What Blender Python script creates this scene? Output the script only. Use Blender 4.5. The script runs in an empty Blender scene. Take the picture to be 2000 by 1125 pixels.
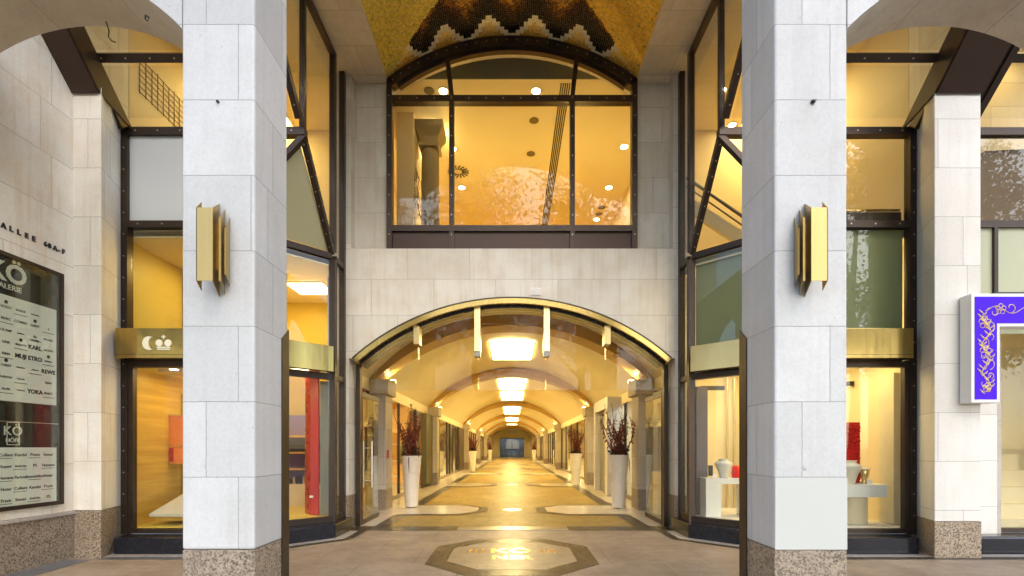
import bpy, bmesh, math, random
from mathutils import Vector, Matrix
random.seed(7)
R = math.radians
sc = bpy.context.scene
col = sc.collection
F = 950.0; EYE = 1.5

def at(px, py, Y):
    "photo pixel -> metres on the plane at distance Y (surveying helper)"
    return Vector(((px-1000)*Y/F, Y, EYE-(py-875)*Y/F))

# ------------------------------------------------------------------ mesh builder
ROOT = {}
class MB:
    def __init__(s): s.v=[]; s.f=[]; s.c=[]
    def add(s, vs, fs):
        n=len(s.v); s.v += [tuple(p) for p in vs]; s.f += [tuple(i+n for i in f) for f in fs]; return s
    def box(s,x0,x1,y0,y1,z0,z1):
        return s.hexa([(x0,y0,z0),(x1,y0,z0),(x1,y1,z0),(x0,y1,z0),(x0,y0,z1),(x1,y0,z1),(x1,y1,z1),(x0,y1,z1)])
    def hexa(s,p):
        return s.add(p,[(0,3,2,1),(4,5,6,7),(0,1,5,4),(1,2,6,5),(2,3,7,6),(3,0,4,7)])
    def prism(s,poly,axis,a0,a1):
        def m(u,v,a):
            return (u,v,a) if axis=='z' else ((u,a,v) if axis=='y' else (a,u,v))
        n=len(poly)
        vs=[m(u,v,a0) for u,v in poly]+[m(u,v,a1) for u,v in poly]
        fs=[tuple(range(n))[::-1],tuple(range(n,2*n))]+[(i,(i+1)%n,n+(i+1)%n,n+i) for i in range(n)]
        return s.add(vs,fs)
    def panel(s,pts,t):
        pts=[Vector(p) for p in pts]; nrm=(pts[1]-pts[0]).cross(pts[2]-pts[0]).normalized()*t
        n=len(pts); vs=[p-nrm/2 for p in pts]+[p+nrm/2 for p in pts]
        return s.add(vs,[tuple(range(n))[::-1],tuple(range(n,2*n))]+[(i,(i+1)%n,n+(i+1)%n,n+i) for i in range(n)])
    def bar(s,p,q,w,h,up=(0,0,1)):
        p=Vector(p);q=Vector(q);d=(q-p).normalized();up=Vector(up)
        a=d.cross(up)
        if a.length<1e-4: a=d.cross(Vector((0,1,0)))
        a.normalize(); b=a.cross(d).normalized(); a*=w/2; b*=h/2
        return s.hexa([p-a-b,p+a-b,p+a+b,p-a+b,q-a-b,q+a-b,q+a+b,q-a+b])
    def tube(s,pts,r,n=6):
        pts=[Vector(p) for p in pts]; rs=r if isinstance(r,(list,tuple)) else [r]*len(pts)
        vs=[];fs=[]
        for i,p in enumerate(pts):
            d=(pts[min(i+1,len(pts)-1)]-pts[max(i-1,0)]).normalized()
            a=d.cross(Vector((0.31,0.2,1)) if abs(d.z)<.9 else Vector((1,0.1,0))).normalized(); b=d.cross(a)
            for k in range(n):
                t=2*math.pi*k/n; vs.append(p+(a*math.cos(t)+b*math.sin(t))*rs[i])
        for i in range(len(pts)-1):
            for k in range(n):
                fs.append((i*n+k,i*n+(k+1)%n,(i+1)*n+(k+1)%n,(i+1)*n+k))
        fs.append(tuple(range(n))[::-1]); fs.append(tuple(range((len(pts)-1)*n,len(pts)*n)))
        return s.add(vs,fs)
    def lathe(s,prof,c,n=28):
        c=Vector(c); vs=[];fs=[]
        for r,z in prof:
            for k in range(n):
                t=2*math.pi*k/n; vs.append(c+Vector((r*math.cos(t),r*math.sin(t),z)))
        for i in range(len(prof)-1):
            for k in range(n): fs.append((i*n+k,i*n+(k+1)%n,(i+1)*n+(k+1)%n,(i+1)*n+k))
        fs.append(tuple(range(n))[::-1]); fs.append(tuple(range((len(prof)-1)*n,len(prof)*n)))
        return s.add(vs,fs)
    def disc(s,c,r,axis,t,n=12):
        c=Vector(c); ax=Vector(axis).normalized(); a=ax.orthogonal().normalized(); b=ax.cross(a)
        ring=[c+(a*math.cos(2*math.pi*k/n)+b*math.sin(2*math.pi*k/n))*r for k in range(n)]
        vs=ring+[p+ax*t for p in ring]
        return s.add(vs,[tuple(range(n))[::-1],tuple(range(n,2*n))]+[(i,(i+1)%n,n+(i+1)%n,n+i) for i in range(n)])
    def arcband(s,cx,cz,r0,r1,t0,t1,y0,y1,n=40):
        o=[];i=[]
        for k in range(n+1):
            t=t0+(t1-t0)*k/n
            o.append((cx+r1*math.sin(t),cz+r1*math.cos(t))); i.append((cx+r0*math.sin(t),cz+r0*math.cos(t)))
        vs=[]
        for k in range(n+1):
            vs += [(i[k][0],y0,i[k][1]),(o[k][0],y0,o[k][1]),(o[k][0],y1,o[k][1]),(i[k][0],y1,i[k][1])]
        fs=[(0,1,2,3),(4*n+3,4*n+2,4*n+1,4*n)]
        for k in range(n):
            a=4*k;b=a+4
            for e in range(4): fs.append((a+e,b+e,b+(e+1)%4,a+(e+1)%4))
        return s.add(vs,fs)
    def build(s,name,mat,parent=None,smooth=False,bevel=0.0,recalc=True,label=None,kind=None,second=None):
        nf=len(s.f)
        if second: s.add(second[0].v,second[0].f)
        me=bpy.data.meshes.new(name)
        off=Vector((0,0,0))
        if parent is not None: off=ROOT[parent.name]
        me.from_pydata([tuple(Vector(p)-off) for p in s.v],[],s.f)
        if recalc:
            bm=bmesh.new(); bm.from_mesh(me); bmesh.ops.recalc_face_normals(bm,faces=bm.faces); bm.to_mesh(me); bm.free()
        me.materials.append(mat)
        if second:
            me.materials.append(second[1])
            for i,p in enumerate(me.polygons):
                if i>=nf: p.material_index=1
        if smooth:
            for p in me.polygons: p.use_smooth=True
        o=bpy.data.objects.new(name,me); col.objects.link(o)
        if smooth=='auto':
            me.set_sharp_from_angle(angle=R(35))
        if bevel:
            b=o.modifiers.new('bevel','BEVEL'); b.width=bevel; b.segments=2; b.limit_method='ANGLE'; b.angle_limit=R(40)
        if parent is not None: o.parent=parent
        ROOT[o.name]=off
        if label: o['label']=label
        if kind: o['kind']=kind
        return o

def thing(name,label,cat,loc=(0,0,0),group=None):
    o=bpy.data.objects.new(name,None); col.objects.link(o); o.location=loc; o.empty_display_size=.2
    o['label']=label; o['category']=cat
    if group: o['group']=group
    ROOT[o.name]=Vector(loc); return o
def tag(o,label,cat,group=None,kind=None):
    o['label']=label; o['category']=cat
    if group: o['group']=group
    if kind: o['kind']=kind
    return o
def struct(o,label=None,cat=None):
    o['kind']='structure'
    if label: o['label']=label; o['category']=cat or o.name.split('.')[0].replace('_',' ')
    return o
def copy_tree(o,parent=None):
    c=o.copy(); col.objects.link(c)
    if parent is not None: c.parent=parent
    for ch in list(o.children): copy_tree(ch,c)
    return c

def text_into(mb,txt,origin,ux,uy,size,depth=.004,align='CENTER',bold=0.0):
    "lettering as geometry, laid out along ux (reading direction) and uy (up)"
    cu=bpy.data.curves.new('t','FONT'); cu.body=txt; cu.size=size; cu.extrude=depth; cu.align_x=align; cu.align_y='CENTER'; cu.offset=bold
    cu.resolution_u=3
    ob=bpy.data.objects.new('t',cu); col.objects.link(ob)
    dg=bpy.context.evaluated_depsgraph_get(); ev=ob.evaluated_get(dg); me=ev.to_mesh()
    ux=Vector(ux).normalized(); uy=Vector(uy).normalized(); uz=ux.cross(uy); o=Vector(origin)
    mb.add([o+ux*v.co.x+uy*v.co.y+uz*v.co.z for v in me.vertices],[tuple(p.vertices) for p in me.polygons])
    ev.to_mesh_clear(); bpy.data.objects.remove(ob); bpy.data.curves.remove(cu)

# ------------------------------------------------------------------ materials
class NT:
    def __init__(s,name):
        s.m=bpy.data.materials.new(name); s.m.use_nodes=True; s.t=s.m.node_tree; s.t.nodes.clear()
        s.out=s.n('ShaderNodeOutputMaterial')
    def n(s,typ,**kw):
        nd=s.t.nodes.new(typ)
        for k,v in kw.items():
            if k=='ins':
                for i,val in v.items():
                    if hasattr(val,'links') or isinstance(val,bpy.types.NodeSocket): s.t.links.new(val,nd.inputs[i])
                    else: nd.inputs[i].default_value=val
            else: setattr(nd,k,v)
        return nd
    def math(s,op,a,b=0.0,c=None):
        ins={0:a,1:b}
        if c is not None: ins[2]=c
        return s.n('ShaderNodeMath',operation=op,ins=ins).outputs[0]
    def mix(s,f,a,b):
        return s.n('ShaderNodeMix',data_type='RGBA',ins={0:f,6:a,7:b}).outputs[2]
    def ramp(s,f,stops):
        r=s.n('ShaderNodeValToRGB',ins={0:f}); e=r.color_ramp.elements
        while len(e)<len(stops): e.new(.5)
        for el,(p,c) in zip(e,stops): el.position=p; el.color=c if len(c)==4 else (*c,1)
        return r.outputs[0]
    def noise(s,vec,scale,detail=4,rough=.55):
        return s.n('ShaderNodeTexNoise',ins={'Vector':vec,'Scale':scale,'Detail':detail,'Roughness':rough}).outputs[0]
    def pos(s): return s.n('ShaderNodeNewGeometry').outputs['Position']
    def scale(s,vec,sx,sy,sz):
        return s.n('ShaderNodeVectorMath',operation='MULTIPLY',ins={0:vec,1:(sx,sy,sz)}).outputs[0]
    def bump(s,h,st=.2,d=.01):
        return s.n('ShaderNodeBump',ins={'Height':h,'Strength':st,'Distance':d}).outputs[0]
    def bsdf(s,**kw):
        b=s.n('ShaderNodeBsdfPrincipled')
        for k,v in kw.items():
            k=k.replace('_',' ')
            if isinstance(v,bpy.types.NodeSocket): s.t.links.new(v,b.inputs[k])
            else: b.inputs[k].default_value=v
        s.t.links.new(b.outputs[0],s.out.inputs[0]); return b
def c4(c): return (*c,1)

def stone(name,base,stain,z0=.62,uoff=0.0,bw=.86,rh=.667,var=.075,joint=.42,stainamt=.5,rough=.6,spec=.4):
    t=NT(name); g=t.n('ShaderNodeNewGeometry'); P=g.outputs['Position']; N=g.outputs['True Normal']
    p=t.n('ShaderNodeSeparateXYZ',ins={0:P}); n=t.n('ShaderNodeSeparateXYZ',ins={0:N})
    ax=t.math('ABSOLUTE',n.outputs[0]); ay=t.math('ABSOLUTE',n.outputs[1]); az=t.math('ABSOLUTE',n.outputs[2])
    side=t.math('GREATER_THAN',ax,ay); flat=t.math('GREATER_THAN',az,.6)
    def pick(f,a,b): return t.n('ShaderNodeMix',data_type='FLOAT',ins={0:f,2:a,3:b}).outputs[0]
    u=pick(side,p.outputs[0],p.outputs[1]); u=pick(flat,u,p.outputs[0])
    v=pick(flat,t.math('SUBTRACT',p.outputs[2],z0),t.math('ADD',p.outputs[1],.33))
    u=t.math('ADD',u,uoff+20*bw)
    v=t.math('ADD',v,20*rh)
    wob=t.math('MULTIPLY',t.math('SUBTRACT',t.noise(P,7.0,3,.6),.5),.012)
    vec=t.n('ShaderNodeCombineXYZ',ins={0:t.math('ADD',u,wob),1:t.math('ADD',v,wob),2:0.0}).outputs[0]
    br=t.n('ShaderNodeTexBrick',offset=.42,offset_frequency=2,squash=.72,squash_frequency=3,ins={'Vector':vec,'Scale':1.0,'Mortar Size':.0035,'Mortar Smooth':.25,'Brick Width':bw,'Row Height':rh,'Bias':0.0,
        'Color1':c4([max(0,x-var) for x in base]),'Color2':c4([min(1,x+var*.6) for x in base]),'Mortar':c4([x*joint for x in base])})
    nz=t.noise(P,2.2,6,.6); fine=t.noise(P,38,4,.7)
    streak=t.noise(t.scale(P,9,9,.55),1.0,4,.6)
    blot=t.ramp(nz,[(.42,(0,0,0)),(.72,(1,1,1))])
    st=t.ramp(streak,[(.48,(0,0,0)),(.78,(1,1,1))])
    both=t.math('MULTIPLY',t.math('ADD',t.math('MULTIPLY',blot,.55),t.math('MULTIPLY',st,.6)),stainamt)
    cc=t.mix(both,br.outputs[0],c4(stain))
    sp=t.ramp(fine,[(.3,(.86,.86,.86)),(.62,(1,1,1))])
    cc=t.n('ShaderNodeMix',data_type='RGBA',blend_type='MULTIPLY',ins={0:.7,6:cc,7:sp}).outputs[2]
    pits=t.n('ShaderNodeTexVoronoi',ins={'Vector':P,'Scale':6.5}).outputs[0]
    pit=t.ramp(pits,[(.035,(.45,.43,.4)),(.075,(1,1,1))])
    cc=t.n('ShaderNodeMix',data_type='RGBA',blend_type='MULTIPLY',ins={0:.35,6:cc,7:pit}).outputs[2]
    h=t.math('SUBTRACT',t.math('MULTIPLY',t.math('ADD',fine,nz),.12),t.math('MULTIPLY',br.outputs[1],1.0))
    t.bsdf(Base_Color=cc,Roughness=rough,Specular_IOR_Level=spec,Normal=t.bump(h,.5,.006))
    return t.m
def granite(name,light,dark,mid):
    t=NT(name); P=t.pos()
    n1=t.noise(P,42,3,.6); n2=t.noise(P,90,2,.5); v=t.n('ShaderNodeTexVoronoi',ins={'Vector':P,'Scale':55.0}).outputs[0]
    a=t.ramp(n1,[(.42,c4(dark)),(.5,c4(mid)),(.62,c4(light))])
    b=t.mix(t.ramp(n2,[(.5,(0,0,0)),(.66,(1,1,1))]),a,c4(light))
    d=t.mix(t.ramp(t.noise(P,2,3),[(.35,(0,0,0)),(.7,(.5,.5,.5))]),b,c4(mid))
    t.bsdf(Base_Color=d,Roughness=.42,Normal=t.bump(v,.08,.003)); return t.m
def plain(name,c,rough=.5,metal=0.0,nscale=6,amt=.12,spec=.5,bump=0.0,coat=0.0):
    t=NT(name); P=t.pos(); nz=t.noise(P,nscale,5,.6)
    cc=t.mix(nz,c4([x*(1-amt) for x in c]),c4([min(1,x*(1+amt)) for x in c]))
    kw=dict(Base_Color=cc,Roughness=t.math('ADD',t.math('MULTIPLY',nz,.16),rough-.08),Metallic=metal,Specular_IOR_Level=spec,Coat_Weight=coat)
    if bump: kw['Normal']=t.bump(t.noise(P,nscale*4,3),bump,.004)
    t.bsdf(**kw); return t.m
def brushed(name,c,rough):
    t=NT(name); P=t.pos(); n=t.noise(t.scale(P,30,30,1.2),1.0,4,.6); w=t.noise(P,1.7,2)
    cc=t.mix(n,c4([x*.82 for x in c]),c4(c))
    t.bsdf(Base_Color=cc,Metallic=1.0,Roughness=t.math('ADD',t.math('MULTIPLY',n,.14),rough-.07),Normal=t.bump(w,.12,.03)); return t.m
def emit(name,c,s):
    t=NT(name); e=t.n('ShaderNodeEmission',ins={0:c4(c),1:s}); t.t.links.new(e.outputs[0],t.out.inputs[0]); return t.m
def glass(name,tint=(.93,.95,.93),ior=1.45,mn=.025,rough=0.0,wave=.0):
    t=NT(name); gg=t.n('ShaderNodeNewGeometry')
    cs=t.math('ABSOLUTE',t.n('ShaderNodeVectorMath',operation='DOT_PRODUCT',ins={0:gg.outputs['Normal'],1:gg.outputs['Incoming']}).outputs['Value'])
    f0=((ior-1)/(ior+1))**2
    fr=t.math('ADD',f0,t.math('MULTIPLY',1-f0,t.math('POWER',t.math('SUBTRACT',1.0,cs),5.0)))
    kw={}
    g=t.n('ShaderNodeBsdfGlossy',ins={'Color':(1,1,1,1),'Roughness':rough})
    if wave:
        nb=t.bump(t.noise(t.pos(),.9,2),wave,.05); t.t.links.new(nb,g.inputs['Normal'])
    tr=t.n('ShaderNodeBsdfTransparent',ins={0:c4(tint)})
    fac=t.math('MAXIMUM',fr,mn)
    mx=t.n('ShaderNodeMixShader',ins={0:fac,1:tr.outputs[0],2:g.outputs[0]})
    t.t.links.new(mx.outputs[0],t.out.inputs[0]); return t.m
def frosted(name,c,through=.45):
    t=NT(name); P=t.pos()
    d=t.n('ShaderNodeBsdfPrincipled',ins={'Base Color':c4(c),'Roughness':.25})
    tl=t.n('ShaderNodeBsdfTranslucent',ins={0:c4(c)})
    mx=t.n('ShaderNodeMixShader',ins={0:through,1:d.outputs[0],2:tl.outputs[0]})
    t.t.links.new(mx.outputs[0],t.out.inputs[0]); return t.m

M={}
M['pillar']=stone('pillar_limestone',(.60,.605,.60),(.44,.435,.42),z0=.575,uoff=.12,stainamt=.55,bw=.95)
M['pillar_b']=stone('pillar_limestone_b',(.60,.605,.60),(.44,.435,.42),z0=.575,uoff=-.36,stainamt=.6,bw=.95)
M['side_wall']=stone('side_wall_limestone',(.90,.865,.78),(.74,.60,.42),z0=.62,uoff=.55,bw=1.5,stainamt=1.0)  # lightened beyond the pillar stone to make up for weak light here
M['wall']=stone('wall_limestone',(.71,.68,.595),(.56,.48,.35),z0=.62,uoff=.3,bw=1.15,stainamt=.95)  # beige stone, its colour also lightened and warmed in place of recess light
M['pier']=stone('pier_limestone',(.86,.825,.74),(.70,.59,.45),z0=.65,uoff=.15,bw=.8,stainamt=.9)  # beige pier stone, raised in tone against the dim recess light
M['pier_b']=stone('pier_limestone_b',(.74,.72,.67),(.58,.54,.47),z0=.65,uoff=.5,bw=.95,stainamt=.5)
M['soffit']=stone('soffit_limestone',(.70,.63,.52),(.52,.44,.33),z0=.62,uoff=.1,bw=1.3,stainamt=.8)  # warm light on the recess soffits is put into this stone colour
M['arcade_stone']=stone('arcade_limestone',(.56,.49,.38),(.42,.34,.24),z0=.62,bw=.9,stainamt=.4)
M['granite']=granite('plinth_granite',(.44,.35,.25),(.05,.036,.026),(.26,.195,.14))
M['granite_b']=granite('plinth_granite_pale',(.40,.33,.245),(.06,.045,.033),(.25,.195,.145))
M['bronze']=plain('bronze_frame',(.052,.036,.026),.38,.55,9,.3)
M['bronze_panel']=plain('bronze_panel',(.055,.030,.020),.42,.35,4,.2)
M['brass']=brushed('polished_brass',(.60,.43,.14),.15)
M['brass_rim']=brushed('rim_brass',(.50,.36,.12),.24)
M['brass_pale']=brushed('pale_brass',(.80,.63,.30),.24)
M['brass_lamp']=brushed('lamp_brass',(.60,.435,.18),.45)
M['bolt']=plain('bolt_steel',(.45,.38,.28),.35,.9)
M['blackstone']=plain('black_polished_stone',(.012,.013,.018),.16,0,14,.5)
M['steel']=plain('brushed_steel',(.62,.6,.57),.3,.95)
M['glass']=glass('clear_glass')
M['glass_win']=glass('window_glass',(.95,.96,.93),1.37,.015,wave=.004)
M['glass_fan']=glass('fanlight_glass',(.97,.98,.97),1.19,.004,wave=.006)
M['glass_up']=glass('upper_window_glass',(.96,.97,.94),1.30,.010,wave=.002)
M['glass_door']=glass('door_glass',(.90,.94,.91))
M['frost']=frosted('frosted_panel',(.66,.71,.74),.25)
M['frost_green']=frosted('frosted_green_panel',(.62,.64,.46),.35)
M['cream']=plain('cream_plaster',(.76,.64,.40),.6,0,1.5,.05)
M['vault']=plain('vault_plaster',(.84,.72,.43),.6,0,1.2,.06,bump=.05)
M['rib']=plain('rib_ochre',(.52,.32,.08),.5,0,3,.15)
M['ochre']=plain('ochre_wall',(.60,.45,.085),.5,0,1.5,.14)
M['white_paint']=plain('white_paint',(.80,.78,.74),.4,0,3,.04)
M['white_gloss']=plain('white_glazed_pot',(.78,.72,.62),.28,0,2,.04)
M['grey_board']=plain('grey_bulkhead',(.25,.26,.22),.7)
M['dark']=plain('dark_lacquer',(.02,.018,.017),.35,.0,4,.3)
M['red']=plain('red_lacquer',(.42,.018,.02),.28,0,4,.15)
M['red_light']=plain('red_satin',(.50,.06,.08),.35,0,4,.12)
M['redfelt']=plain('red_petals',(.75,.02,.012),.75,0,40,.35,bump=.5)
M['orange']=plain('orange_leather',(.80,.22,.05),.45,0,3,.1)
M['orange_wall']=plain('orange_wall',(.80,.38,.08),.5,0,2,.1)
M['greygreen']=plain('display_platform',(.52,.50,.46),.5)
M['purple']=plain('purple_backing',(.22,.16,.55),.5)
M['stair']=plain('stair_steel',(.13,.10,.07),.4,.4)
M['gold_item']=plain('gold_glass',(.85,.62,.25),.2,.8)
M['twig']=plain('twig_bark',(.06,.025,.015),.7)
M['redleaf']=plain('dry_red_leaf',(.22,.03,.014),.55,0,20,.6)
M['darkleaf']=plain('dark_leaf',(.05,.035,.012),.6,0,20,.5)
M['pale_panel']=plain('painted_patch',(.52,.535,.50),.5,0,.8,.03)
M['white_letters']=plain('white_lettering',(.75,.75,.68),.4)
M['olive_panel']=plain('olive_panel',(.25,.27,.13),.35,0,1.2,.12)
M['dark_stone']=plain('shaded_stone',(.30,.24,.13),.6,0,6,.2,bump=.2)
M['ink']=plain('black_ink',(.03,.03,.03),.5)
M['greycol']=plain('grey_metal',(.22,.21,.19),.35,.5)
M['green_glass']=plain('green_tinted_panel',(.35,.36,.08),.15,0,2,.1)

def wood_mat():
    t=NT('golden_timber'); P=t.pos(); n=t.noise(t.scale(P,.6,.6,9),1.4,5,.6)
    cc=t.ramp(n,[(.3,(.46,.27,.045,1)),(.7,(.66,.42,.085,1))])
    t.bsdf(Base_Color=cc,Roughness=.35); return t.m
M['wood']=wood_mat()
def paving(name,a,b,c,rough,tile=(1.1,.75),joint=.6,gl=.5,blot=.9):
    t=NT(name); P=t.pos()
    n=t.noise(P,1.1,7,.65); n2=t.noise(P,blot*6,5,.7); n3=t.noise(P,60,2)
    cc=t.ramp(n,[(.3,c4(a)),(.52,c4(b)),(.72,c4(c))])
    cc=t.mix(t.ramp(n2,[(.42,(0,0,0)),(.75,(.55,.55,.55))]),cc,c4([x*.62 for x in b]))
    br=t.n('ShaderNodeTexBrick',offset=.5,ins={'Vector':P,'Scale':1.0,'Mortar Size':.008,'Mortar Smooth':.2,'Brick Width':tile[0],'Row Height':tile[1],'Color1':(.95,.95,.95,1),'Color2':(1.03,1.02,1,1),'Mortar':(joint,joint,joint,1)})
    cc=t.n('ShaderNodeMix',data_type='RGBA',blend_type='MULTIPLY',ins={0:1.0,6:cc,7:br.outputs[0]}).outputs[2]
    sp=t.ramp(n3,[(.35,(.85,.85,.85)),(.6,(1.05,1.05,1.05))])
    cc=t.n('ShaderNodeMix',data_type='RGBA',blend_type='MULTIPLY',ins={0:.6,6:cc,7:sp}).outputs[2]
    patch=t.ramp(t.noise(P,.55,5,.7),[(.5,(0,0,0)),(.62,(.7,.7,.7))])
    gr=t.noise(P,26,3,.7)
    cc=t.mix(t.math('MULTIPLY',patch,t.ramp(gr,[(.4,(0,0,0)),(.6,(1,1,1))])),cc,c4([a[0]*1.0,a[1]*.86,a[2]*.62]))
    cc=t.mix(t.math('MULTIPLY',t.ramp(t.noise(P,.9,4,.6),[(.52,(0,0,0)),(.7,(.6,.6,.6))]),.5),cc,c4([c[0]*.95,c[1]*.95,c[2]*1.08]))
    ro=t.math('ADD',t.math('MULTIPLY',n2,.22),rough-.11)
    t.bsdf(Base_Color=cc,Roughness=ro,Specular_IOR_Level=gl,Normal=t.bump(t.math('ADD',t.math('MULTIPLY',n2,.25),n),.05,.02)); return t.m
M['street']=paving('street_slabs',(.22,.165,.115),(.33,.26,.19),(.45,.37,.285),.40,(1.3,.9),.62,.2)
M['entry_floor']=paving('entry_slabs',(.36,.29,.21),(.43,.35,.255),(.50,.42,.32),.36,(1.3,.9),.86,.4)
M['arcade_floor']=paving('arcade_marble',(.30,.205,.06),(.41,.29,.09),(.51,.375,.13),.44,(1.0,.7),.7,.10)
M['band']=paving('dark_band_stone',(.045,.036,.026),(.065,.052,.038),(.09,.073,.055),.3,(.9,3),.8,.25)
M['bluestone']=paving('blue_grey_stone',(.10,.11,.125),(.15,.16,.18),(.21,.22,.24),.3,(1.2,5),.6,.5)
M['pale_floor']=paving('pale_marble',(.66,.58,.44),(.74,.66,.52),(.80,.73,.60),.2,(1.0,.7),.88,.55)
M['edge_stone']=paving('edge_stone',(.38,.345,.31),(.46,.42,.38),(.54,.50,.46),.3,(1.1,9),.7,.5)
M['octagon']=paving('medallion_stone',(.28,.21,.12),(.38,.30,.18),(.48,.39,.25),.34,(.9,.9),.85,.15)
M['inlay']=plain('brass_inlay',(.85,.66,.32),.2,1.0)
M['asphalt']=paving('road_asphalt',(.045,.045,.047),(.055,.055,.056),(.07,.07,.07),.75,(50,50),.9,.3)

# lamps
WARM=(1.0,.70,.33)
M['panel_light']=emit('ceiling_panel_glow',(1.0,.77,.33),7.4)
M['down']=emit('downlight_glow',(1.0,.80,.50),30.0)
M['room_light']=emit('room_lamp_glow',(1.0,.72,.24),7.0)
M['cool_light']=emit('cool_lamp_glow',(.9,.95,1.0),8.0)
M['cool_dim']=emit('lobby_lamp_glow',(.95,.97,1.0),9.0)
M['uplight']=emit('uplight_glow',(1.0,.76,.32),50.0)
M['emblem']=plain('ivory_emblem',(.92,.86,.66),.35,0,8,.03)
M['shop_light']=emit('shop_lamp_glow',(1.0,.76,.36),3.6)

# ------------------------------------------------------------------ ground
def sheet(name,poly,z,mat,label=None,cat=None):
    o=MB().add([(x,y,z) for x,y in poly],[tuple(range(len(poly)))]).build(name,mat,recalc=False)
    if o.data.polygons[0].normal.z<0: o.data.flip_normals()
    return struct(o,label,cat)
sheet('ground',[(-900,-900),(900,-900),(900,900),(-900,900)],-.02,M['asphalt'],'dark asphalt ground stretching away beyond the paving','ground')
sheet('pavement',[(-30,-7),(30,-7),(30,9.6),(-30,9.6)],0.0,M['street'],'mottled beige grey stone paving before the arcade','pavement')
sheet('arcade_floor',[(-3.42,9.31),(3.42,9.31),(3.42,80),(-3.42,80)],.004,M['arcade_floor'],'polished tan marble floor running down the arcade','floor')
# dark threshold band
sheet('threshold_band',[(-2.99,8.82),(2.99,8.82),(2.99,9.306),(-2.99,9.306)],.004,M['band'],'dark stone band across the entrance threshold','floor band')
g=MB()
for i in range(60): g.box(-1.0+i*.034,-1.0+i*.034+.017,8.86,9.24,.0045,.012)
tag(g.build('entrance_grate',M['steel']),'ribbed metal foot grate set into the dark threshold band','grate')
def offs(pts,d):
    out=[]
    for i,p in enumerate(pts):
        p=Vector(p); 
        a=(p-Vector(pts[i-1])).normalized() if i>0 else None
        b=(Vector(pts[i+1])-p).normalized() if i<len(pts)-1 else None
        na=Vector((a.y,-a.x)) if a else None; nb=Vector((b.y,-b.x)) if b else None
        if na is None: n=nb; k=1
        elif nb is None: n=na; k=1
        else: n=(na+nb).normalized(); k=1/max(.3,n.dot(na))
        out.append(p+n*d*k)
    return out
for s in (-1,1):
    P0=[(-5.62,6.85),(-4.2,6.85),(-2.94,8.1),(-2.94,8.80)]
    P1=[tuple(p) for p in offs(P0,.17)]; P2=[tuple(p) for p in offs(P0,.31)]
    if s>0:
        P0[0]=(-9.5,6.85);P1[0]=(-9.5,P1[0][1]);P2[0]=(-9.5,P2[0][1])
    mp=lambda L:[(-s*x,y) for x,y in L]
    dark=M['band'] if s>0 else M['bluestone']
    side='left' if s<0 else 'right'
    lab='moon and crown shop' if s<0 else 'red vase display'
    for i in range(3):
        sheet('plinth_edging',mp([P0[i],P0[i+1],P1[i+1],P1[i]]),.004,M['edge_stone'])
        sheet('border_band',mp([P1[i],P1[i+1],P2[i+1],P2[i]]),.004,dark if i==0 else M['band'])
sheet('border_band',[(-5.97,2.5),(-5.97,6.5),(-5.62,6.5),(-5.62,2.5)],.004,M['bluestone'])
# arcade floor borders
for s in (-1,1):
    sheet('border_band',[(s*2.32,9.31),(s*2.62,9.31),(s*2.62,78),(s*2.32,78)],.0085,M['band'])
    sheet('floor_margin',[(s*2.625,9.31),(s*3.40,9.31),(s*3.40,78),(s*2.625,78)],.008,M['pale_floor'])
    for yc in (11.75,19.8,28,36,44,52,60,68):
        k=lambda L:[(s*x,y) for x,y in L]
        sheet('floor_inlay',k([(2.62,yc-.95),(1.15,yc-.95),(.58,yc-.42),(.58,yc+.42),(1.15,yc+.95),(2.62,yc+.95)]),.012,M['band'])
        sheet('floor_inlay',k([(2.62,yc-.82),(1.22,yc-.82),(.82,yc-.36),(.82,yc+.36),(1.22,yc+.82),(2.62,yc+.82)]),.016,M['pale_floor'])
for yc in (11.75,19.8,28,36):
    m=MB().disc((0,yc,.0085),.24,(0,0,1),.003,20); tag(m.build('floor_medallion',M['inlay']),'small round brass medallion in the arcade floor, '+{11.75:'nearest the threshold',19.8:'second from the threshold',28:'third from the threshold',36:'farthest down the arcade'}[yc],'medallion','brass medallions along the arcade floor')
# octagon medallion with inlaid lettering
def octa(hw,cut,cy): return [(-hw,cy-hw+cut),(-hw,cy+hw-cut),(-hw+cut,cy+hw),(hw-cut,cy+hw),(hw,cy+hw-cut),(hw,cy-hw+cut),(hw-cut,cy-hw),(-hw+cut,cy-hw)]
ro=thing('floor_emblem','large octagonal stone emblem with brass lettering set in the paving','floor emblem',(0,6.84,0))
m=MB(); m.prism(octa(1.13,.57,6.84),'z',.0005,.004); m.build('border',M['band'],ro)
m=MB(); m.prism(octa(.86,.44,6.84),'z',.0045,.0075); m.build('field',M['octagon'],ro)
m=MB()
text_into(m,'KÖ',(-.02,7.05,.0085),(1,0,0),(0,1,0),.42,.001,bold=.012)
text_into(m,'NER',(0,6.62,.0085),(1,0,0),(0,1,0),.30,.001,bold=.01)
for sx in (-1,1):
    for k in range(3):
        x=sx*(.42+k*.09); m.bar((x,6.92,.0085),(x,7.2-.02*k,.0085),.035,.002)
m.build('lettering',M['inlay'],ro)

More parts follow.
